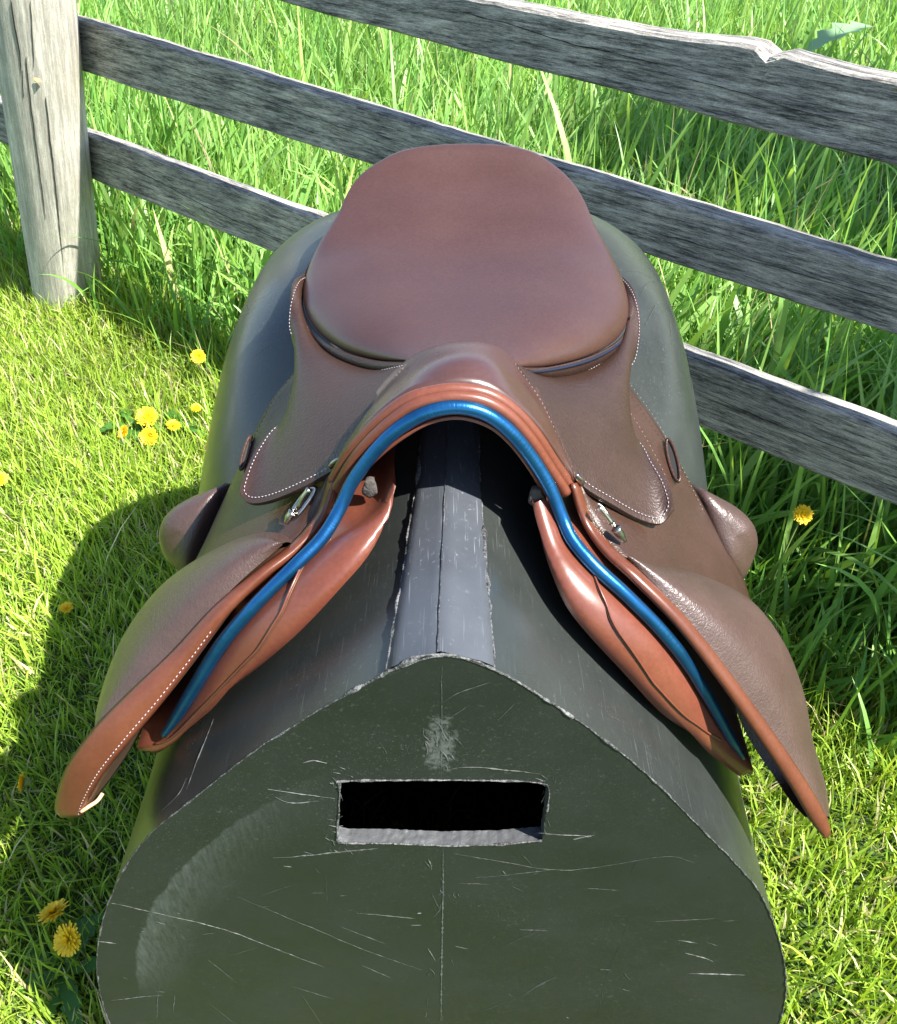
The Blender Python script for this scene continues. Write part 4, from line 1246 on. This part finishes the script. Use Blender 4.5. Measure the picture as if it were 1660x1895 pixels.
# the same lawn further off to the side
n = 60000
X = RNG.uniform(-6.0, -1.4, n); Y = RNG.uniform(0.2, 6.5, n)
keep = (fence_side(X, Y) < 0.02) & ((X < -2.3) | (Y > 3.1)); X, Y = X[keep], Y[keep]; n = len(X)
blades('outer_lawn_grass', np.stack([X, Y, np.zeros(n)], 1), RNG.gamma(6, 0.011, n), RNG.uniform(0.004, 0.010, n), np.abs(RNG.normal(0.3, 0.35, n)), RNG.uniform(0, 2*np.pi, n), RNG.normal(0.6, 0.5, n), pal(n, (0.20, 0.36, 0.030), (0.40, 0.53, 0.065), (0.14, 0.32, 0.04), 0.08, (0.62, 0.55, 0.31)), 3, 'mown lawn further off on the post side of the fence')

# straw and clippings lying in the lawn
n = 11000
X = RNG.uniform(-2.3, 1.7, n); Y = RNG.uniform(0.05, 3.1, n)
fs = fence_side(X, Y); keep = fs < 0.05; X, Y = X[keep], Y[keep]
dens = vnoise(X, Y, 3.0, 21.0); kp = RNG.random(len(X)) < np.clip(0.35+1.2*dens, 0.05, 1); X, Y = X[kp], Y[kp]; n = len(X)
blades('dry_clippings', np.stack([X, Y, RNG.uniform(0.004, 0.03, n)], 1), RNG.uniform(0.02, 0.06, n), RNG.uniform(0.0014, 0.0028, n), RNG.uniform(1.1, 1.6, n), RNG.uniform(0, 2*np.pi, n), RNG.normal(0, 0.3, n), pal(n, (0.40, 0.33, 0.15), (0.58, 0.50, 0.28), (0.35, 0.36, 0.12), 0), 2, 'pale dry clippings scattered through the lawn')

# tall meadow grass along and beyond the fence
def tall(n, rmin, rmax, amax, cond, hm, wm, name, label, seg=6, a=(0.115, 0.30, 0.045), b=(0.27, 0.48, 0.075)):
    ca, cb = a, b
    a = RNG.uniform(-amax, amax, n); u = RNG.random(n)
    r = (rmin**1.3 + u*(rmax**1.3-rmin**1.3))**(1/1.3)
    X, Y = r*np.sin(a), r*np.cos(a)
    fs = fence_side(X, Y)
    k = cond(X, Y, fs); X, Y, fs = X[k], Y[k], fs[k]; n = len(X)
    p = vnoise(X, Y, 2.5, 31.0); q = vnoise(X, Y, 1.1, 51.0)
    h = RNG.gamma(9, hm/9, n)*(1+0.30*p)
    col = pal(n, ca, cb, (0.11, 0.30, 0.08), 0.012, (0.50, 0.45, 0.24))
    col *= (1+0.25*q)[:, None]
    main = RNG.normal(0.4, 1.6, n)
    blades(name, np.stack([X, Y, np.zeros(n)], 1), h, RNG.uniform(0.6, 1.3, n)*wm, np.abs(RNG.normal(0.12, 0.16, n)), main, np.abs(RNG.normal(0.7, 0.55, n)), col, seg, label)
tall(34000, 1.3, 7.5, 0.80, lambda X, Y, f: (f > 0.05), 0.30, 0.0085, 'meadow_grass', 'tall lush meadow grass growing beyond the fence')
tall(26000, 1.3, 6.5, 0.80, lambda X, Y, f: (f > 0.05), 0.34, 0.0185, 'broad_meadow_grass', 'broad-bladed pale grass scattered through the meadow', seg=7, a=(0.17, 0.38, 0.07), b=(0.36, 0.55, 0.14))
tall(26000, 1.0, 3.6, 0.85, lambda X, Y, f: (f < 0.06) & (f > -0.20) & (RNG.random(len(f)) < np.clip((f+0.20)/0.20, 0, 1)**1.3), 0.18, 0.0110, 'fence_line_grass', 'longer uncut grass along the foot of the fence')

tall(1500, 1.4, 6.0, 0.8, lambda X, Y, f: (f > 0.03), 0.42, 0.0035, 'dry_stems', 'thin straw-coloured old stems standing in the meadow', seg=5, a=(0.45, 0.38, 0.18), b=(0.60, 0.52, 0.30))
# ------------------------------------------------------------------ dandelions
def petal_head(c, nrm, R, par, fr):
    verts = []; faces = []
    nrm = nrm.normalized(); u = nrm.orthogonal().normalized(); v = nrm.cross(u)
    rnd = random.Random(int(c.x*1e5) & 0xffff)
    for ring_, cnt, tilt, ln in ((0, 34, 0.12, 1.0), (1, 30, 0.35, 0.86), (2, 26, 0.62, 0.68), (3, 18, 0.95, 0.46)):
        for k in range(cnt):
            a = 2*math.pi*(k+0.5*(ring_ % 2)+rnd.uniform(-.3, .3))/cnt
            d = (u*math.cos(a)+v*math.sin(a)); sd_ = nrm.cross(d)
            tl = tilt+rnd.uniform(-.12, .15); l = R*ln*rnd.uniform(.88, 1.06)
            e = d*math.cos(tl)+nrm*math.sin(tl); wd = R*0.085
            b0 = c + nrm*R*0.05
            s = len(verts)
            verts += [b0-sd_*wd*.4, b0+sd_*wd*.4, b0+e*l*.75+sd_*wd, b0+e*l*.75-sd_*wd, b0+e*l+sd_*wd*.6, b0+e*l-sd_*wd*.6]
            faces += [(s, s+1, s+2, s+3), (s+3, s+2, s+4, s+5)]
    o = mesh_obj('flower_head', verts, faces, M['petal'], par, smooth=False)
    return o
def dandelion(px, py, R, z, face, label, rosette=True, group=None):
    c = PG(px, py, z)
    base = Vector((c.x + random.uniform(-.02, .02), c.y + random.uniform(-.01, .02), 0))
    root = empty('dandelion', base, label, 'flower', group)
    petal_head(c, Vector(face), R, root, 0)
    tube('stem', [base, base.lerp(c, .5)+Vector((random.uniform(-.006, .006), .004, 0)), c], 0.0018, M['stem'], root, n=10, seg=6)
    # green cup
    nn = Vector(face).normalized()
    tube('calyx', [c-nn*R*0.5, c-nn*R*0.2, c+nn*R*0.06], [R*0.14, R*0.30, R*0.34], M['stem'], root, n=6, seg=10)
    return root
def toothed_leaf(name, base, az, L, Wd, lift, par, teeth=6, col=(0.055, 0.16, 0.025), droop=1.2):
    n = teeth*4+1; verts = []; faces = []
    d = Vector((math.cos(az), math.sin(az), 0)); s = Vector((-d.y, d.x, 0))
    pos = base.copy(); ang = lift
    for i in range(n):
        f = i/(n-1)
        env = math.sin(math.pi*min(1, 0.08+0.92*f)**1.5)**0.8
        tooth = 0.55+0.45*(1-((i % 4)/3.0)) if teeth > 0 else 1
        w_ = Wd*env*tooth + 0.0012
        up = Vector((0, 0, 1))
        verts += [pos - s*w_ + up*w_*0.25, pos.copy(), pos + s*w_ + up*w_*0.25]
        pos = pos + (d*math.cos(ang)+up*math.sin(ang))*L/(n-1); ang -= droop/(n-1)
        if i:
            b = 3*i; faces += [(b-3, b-2, b+1, b), (b-2, b-1, b+2, b+1)]
    o = mesh_obj(name, verts, faces, M['leaf'], par)
    at = o.data.color_attributes.new('col', 'FLOAT_COLOR', 'POINT')
    at.data.foreach_set('color', [c for _ in verts for c in (*col, 1.0)])
    return o
D = [(272, 772, .028, .07, (0.1, -0.55, 0.8), 'large round dandelion at the top of the bright cluster by the stand'),
     (276, 808, .024, .05, (0.1, -0.75, 0.6), 'dandelion just below the largest round flower in the cluster'),
     (230, 800, .020, .045, (-0.5, -0.4, 0.7), 'ragged dandelion on the post side of the cluster'),
     (321, 788, .018, .05, (0.3, -0.2, 0.9), 'small dandelion on the stand side of the cluster'),
     (367, 660, .020, .12, (0.2, -0.7, 0.5), 'tall-stemmed dandelion in the longer grass beside the barrel'),
     (363, 755, .014, .06, (0.1, -0.3, 0.8), 'tiny dandelion between the cluster and the barrel'),
     (-2, 886, .019, .05, (0.6, -0.4, 0.7), 'dandelion alone in the sunlit lawn away from the stand'),
     (123, 1125, .014, .05, (0.1, -0.2, 0.95), 'small dandelion just inside the edge of the stand shadow'),
     (46, 1447, .020, .10, (-0.95, -0.25, 0.35), 'side-on dandelion in the shaded lawn below the flap tip'),
     (100, 1690, .022, .085, (-0.3, 0.35, 0.9), 'tilted dandelion, upper of the shaded pair beside the front plate'),
     (127, 1738, .023, .09, (-0.25, -0.55, 0.75), 'open dandelion, lower of the shaded pair beside the front plate'),
     (1485, 952, .019, .28, (0, -0.8, 0.5), 'dandelion in the shaded grass under the lowest rail')]
for px, py, R, z, fc, lb in D:
    r = dandelion(px, py, R, z, fc, lb, group='dandelions in the grass')
def rosette(name, px, py, nleaf, L, label, seed):
    b = PG(px, py, 0.004); rn = random.Random(seed)
    root = empty(name, b, label, 'weed')
    for k in range(nleaf):
        toothed_leaf('leaf', b+Vector((0, 0, 0.012)), 2*math.pi*k/nleaf+rn.uniform(-.35, .35), L*rn.uniform(.7, 1.15), L*0.15, rn.uniform(.35, .8), root, teeth=5)
rosette('leaf_rosette', 250, 800, 8, 0.10, 'toothed dandelion leaves under the bright flower cluster', 3)
rosette('leaf_rosette', 345, 800, 6, 0.09, 'toothed leaves against the lit side of the barrel', 4)
rosette('leaf_rosette', 130, 1808, 7, 0.09, 'toothed dandelion leaves in the shade beside the front plate', 5)
# broad weed leaf in the meadow
wb = PG(1470, 110, 0.36)
wd_ = empty('broad_leaved_weed', (wb.x, wb.y, 0), 'single broad pale wavy weed leaf rising from the meadow behind the top rail', 'weed')
toothed_leaf('leaf', Vector((wb.x, wb.y, 0.35)), 0.30, 0.42, 0.095, 0.62, wd_, teeth=5, col=(0.26, 0.42, 0.22), droop=0.7)
tube('stem', [Vector((wb.x-0.02, wb.y, 0)), Vector((wb.x, wb.y, 0.36))], 0.006, M['stem'], wd_, n=6, seg=6)

# ------------------------------------------------------------------ the tree outside the picture whose shade falls over the meadow
def shade_tree(base, H, clumps, nleaf, seed):
    root = empty('shade_tree', base, 'leafy tree standing beyond the fence to the side of the meadow', 'tree')
    rn = np.random.default_rng(seed)
    b = Vector(base)
    tr = [b, b+Vector((0.05, 0.03, H*0.3)), b+Vector((-0.03, 0.06, H*0.6)), b+Vector((0.02, 0.0, H*0.9))]
    verts_o = tube('trunk', tr, [0.15, 0.12, 0.09, 0.03], M['post'], root, n=20, seg=10)
    cc = Vector(clumps[0][:3]); crown_r = clumps[0][3]
    low = Vector(clumps[1][:3]); tube('limb', [b+Vector((0, 0, H*0.3)), (b+Vector((0, 0, H*0.45))).lerp(low, 0.5), low], [0.05, 0.03, 0.01], M['post'], root, n=12, seg=7)
    for k in range(9):
        a = k*2.4; e = cc + Vector((math.cos(a)*crown_r*0.75, math.sin(a)*crown_r*0.7, (rn.random()-0.4)*crown_r*0.9))
        st = b+Vector((0, 0, H*(0.35+0.05*k)))
        tube('limb', [st, st.lerp(e, 0.5)+Vector((0, 0, 0.12)), e], [0.05, 0.03, 0.008], M['post'], root, n=12, seg=7)
    # leaves in clumps
    ncl = 70
    cl = rn.normal(size=(ncl, 3)); cl /= np.linalg.norm(cl, axis=1)[:, None]
    cl = np.array(cc) + cl*(rn.random((ncl, 1))**0.4)*crown_r*np.array([1, 1, 0.75])
    cl2 = rn.normal(size=(14, 3)); cl2 /= np.linalg.norm(cl2, axis=1)[:, None]
    cl2 = np.array(clumps[1][:3]) + cl2*(rn.random((14, 1))**0.4)*clumps[1][3]*np.array([1.3, 1, 0.6])
    cl = np.concatenate([cl, cl2])
    which = rn.integers(0, ncl+14, nleaf)
    p = cl[which] + rn.normal(size=(nleaf, 3))*0.16
    d1 = rn.normal(size=(nleaf, 3)); d1 /= np.linalg.norm(d1, axis=1)[:, None]
    d2 = np.cross(d1, rn.normal(size=(nleaf, 3))); d2 /= np.linalg.norm(d2, axis=1)[:, None]
    L = rn.uniform(0.05, 0.09, (nleaf, 1)); W = L*0.55
    V = np.stack([p-d1*L, p+d2*W, p+d1*L, p-d2*W], 1).reshape(-1, 3)
    F = np.arange(nleaf*4).reshape(-1, 4)
    o = mesh_obj('crown', V.tolist(), F.tolist(), M['leaf'], root, smooth=False)
    at = o.data.color_attributes.new('col', 'FLOAT_COLOR', 'POINT')
    col = np.ones((nleaf, 4, 4), np.float32); col[:, :, :3] = (np.array([0.05, 0.12, 0.02])*(0.6+0.8*rn.random((nleaf, 1))))[:, None, :]
    at.data.foreach_set('color', col.reshape(-1))
shade_tree((4.0, 2.0, 0), 4.2, ((3.95, 2.05, 3.2, 1.0), (2.55, 0.60, 2.2, 0.36)), 12000, 2)
